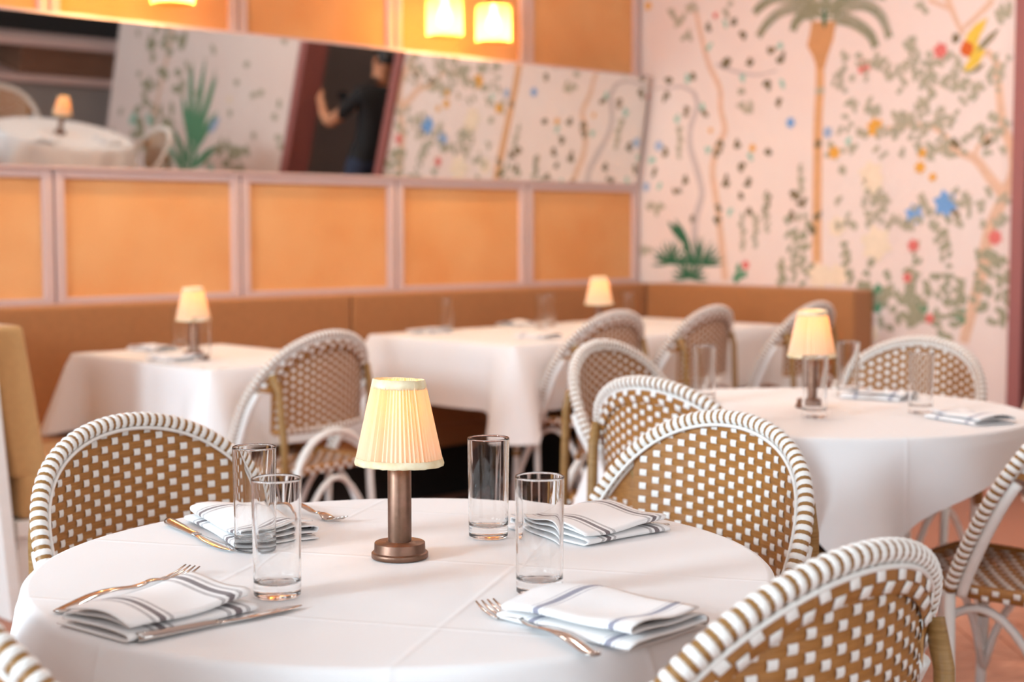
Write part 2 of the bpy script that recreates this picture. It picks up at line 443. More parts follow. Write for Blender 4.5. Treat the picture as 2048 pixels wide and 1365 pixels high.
# ------------------------------------------------------------------ banquettes
def cushion(name, x0, x1, y0, y1, z0, z1, m, par, bev=.03, lean=0., axis='y'):
    gg = G(); gg.box(x0, x1, y0, y1, z0, z1, bev=bev)
    for v in gg.v:
        t = (v.z - z0) / (z1 - z0)
        if axis == 'y': v.y += lean * t
        else: v.x += lean * t
    return gg.obj(name, m, par, smooth=False)
bq = empty('banquette', (4.1, 5.2, 0)); tag(bq, 'long tan banquette bench along the cane wall', 'bench')
def rel(o, p):  # keep world placement of geometry made in world coordinates
    o.location = -p.location; return o
for x0, x1 in ((2.13, 4.17), (4.175, 6.245)):
    rel(cushion('back_cushion', x0, x1, 5.34, 5.52, .42, .905, BANQ, bq, .022, .0), bq)
for x0, x1 in ((2.2, 4.17), (4.175, 5.80)):
    rel(cushion('seat_cushion', x0, x1, 4.90, 5.36, .33, .46, BANQ, bq, .03), bq)
gg = G(); gg.box(2.2, 5.8, 4.93, 5.5, .24, .33); rel(gg.obj('seat_apron', BANQ, bq), bq)
gg = G(); gg.box(2.2, 5.8, 5.02, 5.5, 0, .24); rel(gg.obj('toe_kick', BLACK, bq), bq)
bq2 = empty('banquette', (6.1, 4.7, 0)); tag(bq2, 'short tan banquette bench against the mural wall', 'bench')
rel(cushion('back_cushion', 6.175, 6.355, 4.02, 5.33, .42, .905, BANQ, bq2, .022), bq2)
rel(cushion('seat_cushion', 5.81, 6.19, 4.30, 5.33, .33, .46, BANQ, bq2, .03), bq2)
gg = G(); gg.box(5.83, 6.34, 4.31, 5.3, .05, .33); rel(gg.obj('seat_base', BANQ, bq2), bq2)
gg = G(); gg.box(5.9, 6.34, 4.33, 5.3, 0, .05); rel(gg.obj('toe_kick', BLACK, bq2), bq2)
bq3 = empty('banquette', (2.2, 4.7, 0)); tag(bq3, 'pale tan bench end with white painted side at left edge', 'bench')
rel(cushion('back_cushion', 2.075, 2.19, 4.33, 5.33, .43, .905, BANQ2, bq3, .02, -.075, 'x'), bq3)
gg = G(); gg.box(2.035, 2.078, 4.30, 5.5, .0, .90, bev=.006)
for v in gg.v: v.x -= .075 * max(0, (v.z - .4) / .5)
rel(gg.obj('back_panel', WHITE, bq3), bq3)
rel(cushion('seat_cushion', 2.09, 2.52, 4.33, 4.89, .30, .455, BANQ2, bq3, .03), bq3)
gg = G(); gg.box(2.08, 2.50, 4.34, 4.89, .0, .30, bev=.006); rel(gg.obj('seat_base', WHITE, bq3), bq3)
gg = G(); gg.box(2.075, 2.51, 4.325, 4.345, .0, .09, bev=.004); gg.box(2.075, 2.51, 4.325, 4.345, .25, .30, bev=.004); rel(gg.obj('base_moulding', WHITE, bq3), bq3)
# ================================================================== tables
def cloth_skirt(per, L, flare, top_z, name, m, rings=10):
    """per: list of (x, y, nx, ny); L[i]: hang length; flare(i, t): outward offset at depth fraction t"""
    n = len(per); v = []; f = []
    cx = sum(p[0] for p in per) / n; cy = sum(p[1] for p in per) / n
    rows = []
    for s in (.25, .5, .75, .9, .975):
        rows.append([(cx + (p[0] - cx) * s, cy + (p[1] - cy) * s, top_z) for p in per])
    rr = .012
    for a in (0, 30, 60, 90):
        rows.append([(p[0] + p[2] * rr * (math.sin(R(a)) - 1), p[1] + p[3] * rr * (math.sin(R(a)) - 1), top_z - rr * (1 - math.cos(R(a)))) for p in per])
    for k in range(1, rings + 1):
        t = k / rings
        rows.append([(p[0] + p[2] * flare(i, t), p[1] + p[3] * flare(i, t), top_z - rr - L[i] * t) for i, p in enumerate(per)])
    v.append((cx, cy, top_z))
    for r_ in rows: v += r_
    for j in range(n): f.append((0, 1 + j, 1 + (j + 1) % n))
    for k in range(len(rows) - 1):
        for j in range(n):
            a, b = 1 + k * n + j, 1 + k * n + (j + 1) % n
            f.append((a, a + n, b + n, b))
    me = mesh(name, v, f, m, True)
    return me
def round_cloth(c, rad, half, ang, m, seed, label):
    r2 = random.Random(seed); n = 288
    per = []; L = []; ph = r2.random() * 6
    cor = []
    for i in range(n):
        a = 2 * PI * i / n
        per.append((rad * math.cos(a), rad * math.sin(a), math.cos(a), math.sin(a)))
        b = (a - ang) % (PI / 2) - PI / 4
        d = half / max(abs(math.cos(a - ang)), abs(math.sin(a - ang)))
        d = min(d, half * 1.36)
        L.append(d - rad)
        cor.append(math.exp(-(b / .33) ** 2))
    def flare(i, t):
        a = 2 * PI * i / n; b = (a - ang) % (PI / 2) - PI / 4
        fold = math.cos(b * 13.0) * math.exp(-(b / .55) ** 2) + .5 * math.cos(a * 9 + ph) * (.5 + .5 * math.cos(a * 2 + ph))
        return .004 + t * L[i] * (.10 + .17 * fold) + .02 * t
    o = ob('tablecloth', cloth_skirt(per, L, flare, 0, 'tablecloth', m), None, (c[0], c[1], .7505))
    tag(o, label, 'tablecloth')
    return o
def rect_cloth(x0, x1, y0, y1, hang, m, label, seed=1):
    cx, cy = (x0 + x1) / 2, (y0 + y1) / 2; hx, hy = (x1 - x0) / 2, (y1 - y0) / 2
    per = []; cor = []; rc = .02
    def side(ax, ay, bx, by, nx, ny, n):
        for k in range(n): 
            t = k / n; per.append((ax + (bx - ax) * t, ay + (by - ay) * t, nx, ny)); 
            dl = math.hypot(bx - ax, by - ay); cor.append(min(t * dl, (1 - t) * dl))
    def arc(px, py, a0):
        for k in range(8):
            a = a0 + (PI / 2) * k / 8; per.append((px + rc * math.cos(a), py + rc * math.sin(a), math.cos(a), math.sin(a))); cor.append(0)
    nx_, ny_ = max(20, int(hx * 60)), max(20, int(hy * 60))
    side(-hx + rc, -hy, hx - rc, -hy, 0, -1, nx_); arc(hx - rc, -hy + rc, -PI / 2)
    side(hx, -hy + rc, hx, hy - rc, 1, 0, ny_); arc(hx - rc, hy - rc, 0)
    side(hx - rc, hy, -hx + rc, hy, 0, 1, nx_); arc(-hx + rc, hy - rc, PI / 2)
    side(-hx, hy - rc, -hx, -hy + rc, -1, 0, ny_); arc(-hx + rc, -hy + rc, PI)
    cb = [math.exp(-(d / .07) ** 2) for d in cor]
    dip = [math.exp(-((d - .14) / .05) ** 2) for d in cor]
    L = [hang * (1 + (.42 if p[1] < 0 else .1) * b) for b, p in zip(cb, per)]
    def flare(i, t): return .006 + t * hang * (.05 + .40 * cb[i] - .06 * dip[i]) + .004 * t * math.sin(i * .33 + seed)
    o = ob('tablecloth', cloth_skirt(per, L, flare, 0, 'tablecloth', m), None, (cx, cy, .7505))
    tag(o, label, 'tablecloth')
    return o
def round_table(c, rad, label):
    t = empty('round_table', (c[0], c[1], 0)); tag(t, label, 'table')
    gg = G(); gg.lathe([(0, .715), (rad - .025, .715), (rad - .018, .72), (rad - .018, .742), (rad - .022, .7465), (0, .7465)], 64); gg.obj('tabletop', WOOD, t, True)
    gg = G(); gg.lathe([(0, .715), (.10, .715), (.04, .69), (.038, .06), (.06, .03), (0, .03)], 20); gg.obj('pedestal', BLACK, t, True)
    gg = G()
    for k in range(4):
        a = PI / 4 + k * PI / 2; d = Vector((math.cos(a), math.sin(a), 0))
        gg.tube([d * .02 + Vector((0, 0, .05)), d * .15 + Vector((0, 0, .035)), d * .27 + Vector((0, 0, .016))], [(.03, .02), (.026, .016), (.022, .0155)], 8)
    gg.obj('base', BLACK, t, True)
    return t
def rect_table(x0, x1, y0, y1, label, npost):
    t = empty('dining_table', ((x0 + x1) / 2, (y0 + y1) / 2, 0)); tag(t, label, 'table')
    hx, hy = (x1 - x0) / 2, (y1 - y0) / 2
    gg = G(); gg.box(-hx + .015, hx - .015, -hy + .015, hy - .015, .715, .7465, bev=.004); gg.obj('tabletop', WOOD, t)
    for k in range(npost):
        px = 0 if npost == 1 else -hx * .6 + 1.2 * hx * k / (npost - 1)
        gg = G(); gg.lathe([(0, .714), (.09, .714), (.036, .69), (.034, .03), (0, .03)], 16, c=(px, 0, 0)); gg.obj('pedestal', BLACK, t, True)
        gg = G(); gg.box(px - .24, px + .24, -.04, .04, 0, .03, bev=.006); gg.box(px - .04, px + .04, -.24, .24, 0, .029, bev=.006); gg.obj('base', BLACK, t)
    return t
TC = Vector((1.285, 1.535, 0)); TR = .495
round_table(TC, TR, 'round dining table in the foreground under a white cloth')
CL1 = cloth_mat('white_linen_front', R(30.4), .325, .34, -.02, .15)
CL2 = cloth_mat('white_linen_plain', R(45), .6, .6, .1, .1)
round_cloth(TC, TR, .67, R(30.4), CL1, 3, 'creased white tablecloth over the round foreground table')
T3 = Vector((3.13, 2.14, 0)); T3R = .52
round_table(T3, T3R, 'round dining table at the right by the mural under cloth')
round_cloth(T3, T3R, .595, R(0), CL2, 5, 'white tablecloth with draped corners over the right hand round table')
T4 = Vector((4.8, 1.9, 0))
round_table(T4, .45, 'round dining table seen reflected at the left of the mirror')
round_cloth(T4, .45, .60, R(20), CL2, 8, 'white tablecloth over the table reflected in the mirror')
rect_table(2.62, 3.25, 4.09, 4.99, 'square table in front of the left bench corner', 1)
rect_cloth(2.61, 3.26, 4.08, 5.0, .25, CL2, 'white tablecloth hanging in points from the left bench table', 1)
rect_table(4.0, 5.78, 4.12, 5.0, 'long table standing before the middle of the banquette', 2)
rect_cloth(3.99, 5.79, 4.11, 5.01, .25, CL2, 'long white tablecloth on the table before the banquette', 2)

# ================================================================== chairs
def hoop_pt(th):
    s = max(0., math.sin(th)) ** .8
    x = .277 * (1 if math.cos(th) > 0 else -1) * math.sqrt(max(0, 1 - s ** 4.523))
    x *= .864 + .136 * min(1, s / .5)
    return Vector((x, .224 * (1 - s ** 1.157), .45 + .417 * s))
def resample(pts, step):
    d = [0]
    for a, b in zip(pts, pts[1:]): d.append(d[-1] + (b - a).length)
    n = max(2, int(d[-1] / step)); out = []; j = 0
    for k in range(n + 1):
        t = d[-1] * k / n
        while j < len(d) - 2 and d[j + 1] < t: j += 1
        f = (t - d[j]) / max(1e-9, d[j + 1] - d[j]); out.append(pts[j].lerp(pts[j + 1], min(1, f)))
    return out
HF = [hoop_pt(PI * i / 600) for i in range(601)]
HOOP = resample(HF, .0125)
HFINE = resample(HF, .006)
def hoop_at_z(z):                        # half-width and y of the hoop at height z
    s = max(0, min(1, (z - .45) / .417))
    return .277 * math.sqrt(max(0, 1 - s ** 4.523)) * (.864 + .136 * min(1, s / .5)), .224 * (1 - s ** 1.157)
TOPX = []                                # upper hoop as z(x), y(x)
for i in range(151, 451): TOPX.append(HF[i])
def hoop_over(x):
    x = max(-.2768, min(.2768, x))
    best = min(HF[100:501], key=lambda p: abs(p.x - x) - (.0001 * p.z)); return best
_ho = {}
def panel_pt(x, z, off=0.):
    k = round(x / .002)
    if k not in _ho: _ho[k] = hoop_over(k * .002)
    h = _ho[k]
    yc = .052 * (abs(x) / .22) ** 2.2
    y = yc + .10 * (.867 - .06 - z) * .45
    ny = 1.0; nx = -.052 * 2.2 * (abs(x) / .22) ** 1.2 / .22 * (1 if x > 0 else -1)
    l = math.hypot(nx, ny)
    return Vector((x + off * nx / l, y + .004 + off * ny / l, z))
ZB = .575
def panel_half(z):
    hw = hoop_at_z(z)[0] - .012
    return max(0, min(hw, .214))
def strip(path, wdir, wd, mi=0):
    gg_v = []; f = []
    for p, wv in zip(path, wdir): gg_v += [p - wv * wd / 2, p + wv * wd / 2]
    for i in range(len(path) - 1): f.append((2 * i, 2 * i + 1, 2 * i + 3, 2 * i + 2))
    return gg_v, f
PU, PV, WU, WV = .0245, .0124, .0138, .0131
AMP = .0013
def back_straps():
    """white uprights and brown cross bands of the woven back, each strap as (verts, faces)"""
    whites = []; browns = []
    nc = 9
    for i in range(-nc, nc + 1):
        x = i * PU
        zt = None; z = .862
        while z > ZB and panel_half(z) < abs(x) + WU * .5: z -= .002
        zt = z
        if zt - ZB < .03: continue
        path = []; n = int((zt - ZB) / (PV / 4))
        for k in range(n + 1):
            zz = ZB + k * PV / 4
            path.append(panel_pt(x, zz, AMP * math.cos(PI * ((zz - ZB) / PV + i))))
        sl = .052 * 2.2 * (abs(x) / .22) ** 1.2 / .22 * (1 if x > 0 else -1)
        whites.append(strip(path, [Vector((1, sl, 0)).normalized()] * len(path), WU))
    j = 0
    while True:
        z = ZB + j * PV
        hw = panel_half(z)
        if z > .856 or hw < .02: break
        n = int(hw / (PU / 4)); path = []
        for x in [-hw] + [k * PU / 4 for k in range(-n, n + 1)] + [hw]:
            path.append(panel_pt(x, z, -AMP * math.cos(PI * (x / PU + j))))
        browns.append(strip(path, [Vector((0, 0, 1))] * len(path), WV))
        j += 1
    return whites, browns
SEATZ = .452
def seat_half(y):                        # seat outline, y from .0 (rear) to .42 (front)
    t = (y - .0) / .42
    base = .190 + .03 * t
    e = 1.0
    if t > .8: e = math.sqrt(max(0, 1 - ((t - .8) / .2) ** 2 * .35))
    if t < .12: e = math.sqrt(max(0, 1 - ((.12 - t) / .12) ** 2 * .3))
    return base * e
def seat_z(x, y): return SEATZ - .010 * (1 - min(1, abs(x) / .2) ** 2) * math.sin(PI * min(1, max(0, y / .42)))
def seat_straps():
    whites = []; browns = []; pu, pv = .0270, .0200
    for i in range(-7, 8):
        x = i * pu; n = 66; path = []
        for k in range(n + 1):
            y = .006 + .408 * k / n
            if seat_half(y) < abs(x) + .01: continue
            path.append(Vector((x, y, seat_z(x, y) + AMP * math.cos(PI * (y / pv + i)))))
        if len(path) > 5: whites.append(strip(path, [Vector((1, 0, 0))] * len(path), .0150))
    for j in range(1, 21):
        y = j * pv; hw = seat_half(y) - .006; n = 48; path = []
        for k in range(n + 1):
            x = -hw + 2 * hw * k / n
            path.append(Vector((x, y, seat_z(x, y) - AMP * math.cos(PI * (x / pu + j)))))
        browns.append(strip(path, [Vector((0, 1, 0))] * len(path), .0190))
    return whites, browns
def join(strips):
    gg = G()
    for v, f in strips: gg.add(v, f)
    return gg
CM = {}                                  # shared chair meshes
def chair_meshes():
    wb, bb_ = back_straps(); ws, bs = seat_straps()
    CM['bw'] = [mesh('white_strap', v, f, WSTRAP, True) for v, f in wb]
    CM['bb'] = [mesh('brown_strap', v, f, BSTRAP, True) for v, f in bb_]
    CM['bwj'] = join(wb).mesh('white_straps', WSTRAP, True); CM['bbj'] = join(bb_).mesh('brown_straps', BSTRAP, True)
    CM['sw'] = [mesh('seat_white_strap', v, f, WSTRAP, True) for v, f in ws]
    CM['sb'] = [mesh('seat_brown_strap', v, f, BSTRAP, True) for v, f in bs]
    CM['swj'] = join(ws).mesh('seat_white_straps', WSTRAP, True); CM['sbj'] = join(bs).mesh('seat_brown_straps', BSTRAP, True)
    g = G(); g.tube(HOOP, .0125, 12); CM['hoop'] = g.mesh('hoop', BCORE, True)
    # wrapped bands: one ring mesh, placed along the hoop
    g = G(); prof = [(-.0052, .0122), (-.0038, .0139), (0, .0146), (.0038, .0139), (.0052, .0122)]
    n = 12; v = []; f = []
    for i in range(n):
        for xx, r_ in prof: v.append((xx, r_ * math.cos(2 * PI * i / n), r_ * math.sin(2 * PI * i / n)))
    for i in range(n):
        for k in range(4): f.append((i * 5 + k, i * 5 + k + 1, ((i + 1) % n) * 5 + k + 1, ((i + 1) % n) * 5 + k))
    CM['ring'] = mesh('wrap_band', v, f, WHITE, True)
    HW = resample(HF, .0160); mats = []
    for i in range(1, len(HW) - 1):
        t = (HW[i + 1] - HW[i - 1]).normalized(); a = Vector((0, 1, 0)); a = (a - t * a.dot(t)).normalized(); b = t.cross(a)
        mats.append(Matrix(((t.x, a.x, b.x, HW[i].x), (t.y, a.y, b.y, HW[i].y), (t.z, a.z, b.z, HW[i].z), (0, 0, 0, 1))))
    CM['ringm'] = mats
    g = G()
    for M in mats: g.add([M @ Vector(p) for p in v], f)
    CM['rings'] = g.mesh('wrap_bands', WHITE, True)
    # inner piping, offset from the hoop towards the inside of its plane
    pl_n = Vector((0, .417, .224)).normalized()              # roughly normal of the hoop plane, pointing forward-up
    def inset(pts, d, out=0.):
        r_ = []
        for i, p in enumerate(pts):
            t = (pts[min(i + 1, len(pts) - 1)] - pts[max(i - 1, 0)]).normalized()
            s_ = t.cross(pl_n).normalized()
            c = Vector((0, .12, .62))
            if (c - p).dot(s_) < 0: s_ = -s_
            r_.append(p + s_ * d + pl_n * out)
        return r_
    g = G(); g.tube(inset(HOOP, .0165, .003), .0034, 6); CM['pipe'] = g.mesh('piping', WHITE, True)
    # outer piping and binding band bridging rim and woven panel on the outer face, with white tabs
    up_h = [p for p in HOOP if p.z > .70]
    def inward(i, pts, d):
        t = pts[min(i + 1, len(pts) - 1)] - pts[max(i - 1, 0)]; t = Vector((t.x, 0, t.z)).normalized(); n = Vector((-t.z, 0, t.x))
        if (Vector((0, 0, .62)) - Vector((pts[i].x, 0, pts[i].z))).dot(n) < 0: n = -n
        return pts[i] + n * d
    g = G(); g.tube([inward(i, up_h, .0150) + Vector((0, -.0085, 0)) for i in range(len(up_h))], .0036, 6); CM['pipe2'] = g.mesh('outer_piping', WHITE, True)
    def bandpt(i, f):
        a = inward(i, up_h, .012) + Vector((0, -.0065, 0)); b = inward(i, up_h, .046); b.y = panel_pt(b.x, b.z).y - .0045
        m_ = a.lerp(b, f); m_.y -= .004 * math.sin(PI * f); return m_
    n = len(up_h); v = []; f = []
    for i in range(n):
        for k in range(5): v.append(bandpt(i, k / 4))
    for i in range(n - 1):
        for k in range(4): f.append((i * 5 + k, i * 5 + k + 1, (i + 1) * 5 + k + 1, (i + 1) * 5 + k))
    CM['bind'] = mesh('edge_binding', v, f, BSTRAP, True)
    g = G()
    for i in range(1, n - 2):
        if i % 2: continue
        fr = .30 if (i // 2) % 2 else .74
        c = bandpt(i, fr); t = (bandpt(i + 1, fr) - bandpt(i - 1, fr)).normalized(); s_ = (bandpt(i, fr + .1) - bandpt(i, fr - .1)).normalized(); nn = t.cross(s_).normalized()
        if nn.y > 0: nn = -nn
        bm = [c + t * (.0085 * a) + s_ * (.0078 * b) + nn * (.0006 + .0022 * h) for a, b, h in ((-1, -1, 0), (1, -1, 0), (1, 1, 0), (-1, 1, 0), (-.75, -.75, 1), (.75, -.75, 1), (.75, .75, 1), (-.75, .75, 1))]
        g.add(bm, [(4, 5, 6, 7), (0, 1, 5, 4), (1, 2, 6, 5), (2, 3, 7, 6), (3, 0, 4, 7), (0, 3, 2, 1)])
    # lower rail of the woven panel
    low = [panel_pt(-.205 + .41 * k / 20, ZB - .006) for k in range(21)]
    q = G(); q.tube(low, .0095, 8); CM['lowrail'] = q.mesh('lower_rail', BSTRAP, True)
    q = G()
    for k in range(1, 20):
        for oy in (-1, 1):
            c = panel_pt(-.205 + .41 * (k + .5 * (oy > 0)) / 20, ZB - .006 + (.003 if oy < 0 else -.003)) + Vector((0, oy * .0085, 0))
            bm = [c + Vector((.006 * a, oy * .0022 * h, .007 * b)) for a, b, h in ((-1, -1, 0), (1, -1, 0), (1, 1, 0), (-1, 1, 0), (-.7, -.7, 1), (.7, -.7, 1), (.7, .7, 1), (-.7, .7, 1))]
            q.add(bm, [(4, 5, 6, 7), (0, 1, 5, 4), (1, 2, 6, 5), (2, 3, 7, 6), (3, 0, 4, 7), (0, 3, 2, 1)])
    CM['lowtabs'] = q.mesh('lower_rail_tabs', WSTRAP, True)
    CM['tabs'] = g.mesh('binding_tabs', WSTRAP, True)
    for sx in (1, -1):
        # inner arm tube: bare white, running under the wrapped arm
        pts = [p for p in inset(HOOP, .010, -.0235) if p.x * sx > 0 and p.z < .70]
        if sx < 0: pts = pts[::-1]
        CM['arm%d' % sx] = (lambda q: (q.tube(sorted(pts, key=lambda p: p.z), .0115, 10), q.mesh('arm_tube', WHITE, True))[1])(G())
        q = G(); q.tube([(sx * .200, .010, .40), (sx * .206, .016, .55), (sx * .214, .026, .70), (sx * .224, .046, .752)], .0125, 10)
        CM['post%d' % sx] = q.mesh('back_post', TWRAP, True)
        # front leg: twin tubes bound together
        q = G(); q.tube([(sx * .205, .365, 0), (sx * .205, .36, .2), (sx * .20, .35, .445)], .0125, 10); CM['leg%d' % sx] = q.mesh('leg', WHITE, True)
        q = G(); q.tube([(sx * .226, .22, 0), (sx * .228, .225, .2), (sx * .238, .224, .455)], .0115, 10); CM['mid%d' % sx] = q.mesh('side_leg', WHITE, True)
        # side brace arch and front brace
        q = G(); a0 = Vector((sx * .205, .355, .16)); a1 = Vector((sx * .178, .008, .16))
        q.tube([a0.lerp(a1, t) + Vector((0, 0, .25 * math.sin(PI * t) ** .7)) for t in [k / 14 for k in range(15)]], .0095, 8); CM['side%d' % sx] = q.mesh('side_brace', WHITE, True)
        q = G()
        for zz in (.30, .33):
            q.lathe([(.0128, -.012), (.0155, -.008), (.0155, .008), (.0128, .012)], 12, c=(sx * .2035, .357, zz))
        CM['tie%d' % sx] = q.mesh('binding_tie', TWRAP, True)
    # rear legs: one bent tube, arched below the back panel
    pts = [Vector((.186, -.03, 0)), Vector((.184, -.016, .2)), Vector((.176, -.008, .36))]
    pts += [Vector((.176 * math.cos(a), -.006, .40 + .158 * math.sin(a))) for a in [PI * k / 18 for k in range(0, 19)]]
    pts += [Vector((-.176, -.008, .36)), Vector((-.184, -.016, .2)), Vector((-.186, -.03, 0))]
    q = G(); q.tube(pts, .0125, 10); CM['rear'] = q.mesh('rear_leg_arch', WHITE, True)
    for nm, yy, x_ in (('frontb', .358, .204), ('rearb', -.012, .182)):
        q = G(); q.tube([Vector((x_ - 2 * x_ * t, yy, .16 + .25 * math.sin(PI * t) ** .7)) for t in [k / 14 for k in range(15)]], .0095, 8)
        CM[nm] = q.mesh('cross_brace', WHITE, True)
    # seat rim: bent tube + white tabs
    out = []
    for k in range(29): y = .42 * k / 28; out.append(Vector((seat_half(y), y, SEATZ - .006)))
    loop = out + [Vector((-p.x, p.y, p.z)) for p in reversed(out)]; loop.append(loop[0])
    q = G(); q.tube(loop, (.013, .015), 8, upref=(0, 0, 1)); CM['srim'] = q.mesh('seat', BSTRAP, True)
    lp = resample(loop, .022); q = G()
    for i in range(1, len(lp) - 1):
        t = (lp[i + 1] - lp[i - 1]).normalized(); s_ = t.cross(Vector((0, 0, 1)))
        if s_.dot(lp[i] - Vector((0, .2, SEATZ))) < 0: s_ = -s_
        c = lp[i] + s_ * .0125 + Vector((0, 0, .005 if i % 2 else -.008))
        bm = [c + t * (.0075 * a) + Vector((0, 0, .006 * b)) + s_ * (.003 * h) for a, b, h in ((-1, -1, 0), (1, -1, 0), (1, 1, 0), (-1, 1, 0), (-.7, -.7, 1), (.7, -.7, 1), (.7, .7, 1), (-.7, .7, 1))]
        q.add(bm, [(4, 5, 6, 7), (0, 1, 5, 4), (1, 2, 6, 5), (2, 3, 7, 6), (3, 0, 4, 7), (0, 3, 2, 1)])
    CM['stabs'] = q.mesh('seat_tabs', WSTRAP, True)
chair_meshes()
def chair(x, y, rot, label, fine, group=None, fine_seat=False):
    t = empty('bistro_chair', (x, y, 0), R(rot)); tag(t, label, 'chair', group)
    hp = ob('hoop', CM['hoop'], t)
    if fine >= 2:
        for M in CM['ringm']: ob('wrap_band', CM['ring'], hp, mw=M)
    else: ob('wrap_bands', CM['rings'], hp)['kind'] = 'stuff'
    bk = ob('backrest', CM['pipe'], t)
    if fine >= 1:
        for me in CM['bw']: ob('white_strap', me, bk)
        for me in CM['bb']: ob('brown_strap', me, bk)
    else:
        ob('white_straps', CM['bwj'], bk)['kind'] = 'stuff'; ob('brown_straps', CM['bbj'], bk)['kind'] = 'stuff'
    ob('outer_piping', CM['pipe2'], t); lr = ob('lower_rail', CM['lowrail'], t); ob('lower_rail_tabs', CM['lowtabs'], lr)['kind'] = 'stuff'
    eb = ob('edge_binding', CM['bind'], t); ob('binding_tabs', CM['tabs'], eb)['kind'] = 'stuff'
    for s in (1, -1):
        ob('arm_tube', CM['arm%d' % s], t); ob('back_post', CM['post%d' % s], t)
        lg = ob('leg', CM['leg%d' % s], t); ob('binding_tie', CM['tie%d' % s], lg)
        ob('side_leg', CM['mid%d' % s], t); ob('side_brace', CM['side%d' % s], t)
    ob('rear_legs', CM['rear'], t); ob('front_brace', CM['frontb'], t); ob('rear_brace', CM['rearb'], t)
    st = ob('seat', CM['srim'], t)
    if fine_seat:
        for me in CM['sw']: ob('white_strap', me, st)
        for me in CM['sb']: ob('brown_strap', me, st)
    else:
        ob('white_straps', CM['swj'], st)['kind'] = 'stuff'; ob('brown_straps', CM['sbj'], st)['kind'] = 'stuff'
    ob('seat_tabs', CM['stabs'], st)['kind'] = 'stuff'
    return t
chair(1.314, 2.323, 192.8, 'woven bistro chair behind the left of the foreground table', 2)
chair(2.107, 1.61, 80.2, 'brightly lit woven bistro chair behind the right of the foreground table', 2)
chair(1.308, .837, -.2, 'nearest woven bistro chair seen from behind at lower right', 2)
chair(.577, 1.455, -93, 'woven bistro chair with only its rim showing in the bottom left corner', 2)
chair(2.886, 3.80, 11.3, 'woven bistro chair seen from behind before the left bench table', 0)
chair(4.41, 3.945, 5, 'leftmost woven bistro chair at the long banquette table', 0)
chair(4.99, 3.92, 9.6, 'middle woven bistro chair at the long banquette table', 0)
chair(5.57, 3.80, 7.9, 'woven bistro chair at the long table behind the lamp shade', 0)
chair(2.47, 2.122, -96.4, 'pale lit woven chair between foreground chair and right round table', 1)
chair(3.19, 2.931, 191.3, 'shadowed woven chair on the far side of the right round table', 1)
chair(4.006, 2.354, 84.8, 'woven bistro chair in front of the mural beside the right table', 1, None, True)
chair(3.04, 1.36, 3, 'woven bistro chair cut off by the right edge of the photo', 1, None, True)
chair(5.40, 2.16, 105, 'woven chair reflected in front of the plant in the mirror', 0)
chair(4.72, 1.05, -4, 'woven chair reflected at the far left edge of the mirror', 0)

# ================================================================== table lamps
LM = {}
def lamp_meshes():
    g = G(); g.lathe([(0, 0), (.0375, 0), (.0388, .0012), (.0388, .0068), (.0378, .008), (.036, .008), (.035, .0092), (.0346, .0205), (.0338, .0215), (.019, .0215), (.0185, .023), (.0165, .023), (0, .023)], 48)
    LM['base'] = g.mesh('base', BRONZE, True)
    g = G(); g.lathe([(.0162, .0225), (.0162, .150), (.0150, .1515), (0, .1515)], 32); LM['col'] = g.mesh('column', BRONZE, True)
    g = G(); g.lathe([(0, .150), (.008, .150), (.008, .166), (0, .168)], 12)
    LM['socket'] = g.mesh('bulb_holder', BRONZE, True)
    g = G(); g.lathe([(0, .164), (.006, .166), (.011, .176), (.0125, .186), (.010, .196), (.005, .201), (0, .202)], 16); LM['bulb'] = g.mesh('bulb', SBULB, True)
    # pleated shade
    n = 116; v = []; f = []; r3 = random.Random(11)
    z0, z1 = .131, .243
    amp = [r3.uniform(.4, 1.3) for _ in range(n)]
    for k, t in enumerate((0, .25, .5, .75, 1)):
        z = z0 + (z1 - z0) * t; r_ = .0585 + (.0340 - .0585) * t
        for i in range(n):
            a = 2 * PI * i / n + .006 * math.sin(i * 1.7)
            d = (.0019 if i % 2 else -.0019) * amp[i]
            v.append(((r_ + d) * math.cos(a), (r_ + d) * math.sin(a), z))
    for k in range(4):
        for i in range(n): f.append((k * n + i, k * n + (i + 1) % n, (k + 1) * n + (i + 1) % n, (k + 1) * n + i))
    LM['shade'] = mesh('lamp_shade', v, f, SHADE)
    r3 = random.Random(4)
    for nm, zz, ra, rb, h in (('trimb', .1285, .0606, .0586, .0095), ('trimt', .2325, .0370, .0350, .0125)):
        n = 72; v = []; f = []
        for i in range(n):
            a = 2 * PI * i / n; w1 = r3.uniform(-.0005, .0005); w2 = r3.uniform(-.0006, .0006)
            tw = .0015 * math.sin(a + 1)
            for r_, z in ((ra, zz + w2 + tw), (ra + .0006, zz + h * .3 + tw), (rb + .0006, zz + h + w1 + tw), (rb - .0012, zz + h + w1 + tw), (ra - .0022, zz + w2 + tw)): v.append((r_ * math.cos(a), r_ * math.sin(a), z))
        for i in range(n):
            for k in range(5): f.append((i * 5 + k, ((i + 1) % n) * 5 + k, ((i + 1) % n) * 5 + (k + 1) % 5, i * 5 + (k + 1) % 5))
        LM[nm] = mesh('ribbon_trim', v, f, TRIM, True)
    g = G()
    for k in range(3):
        a = 2 * PI * k / 3 + .4
        g.tube([(0, 0, .166), (.018 * math.cos(a), .018 * math.sin(a), .2), (.034 * math.cos(a), .034 * math.sin(a), .238)], .0009, 5)
    LM['spider'] = g.mesh('shade_carrier', BRONZE, True)
lamp_meshes()
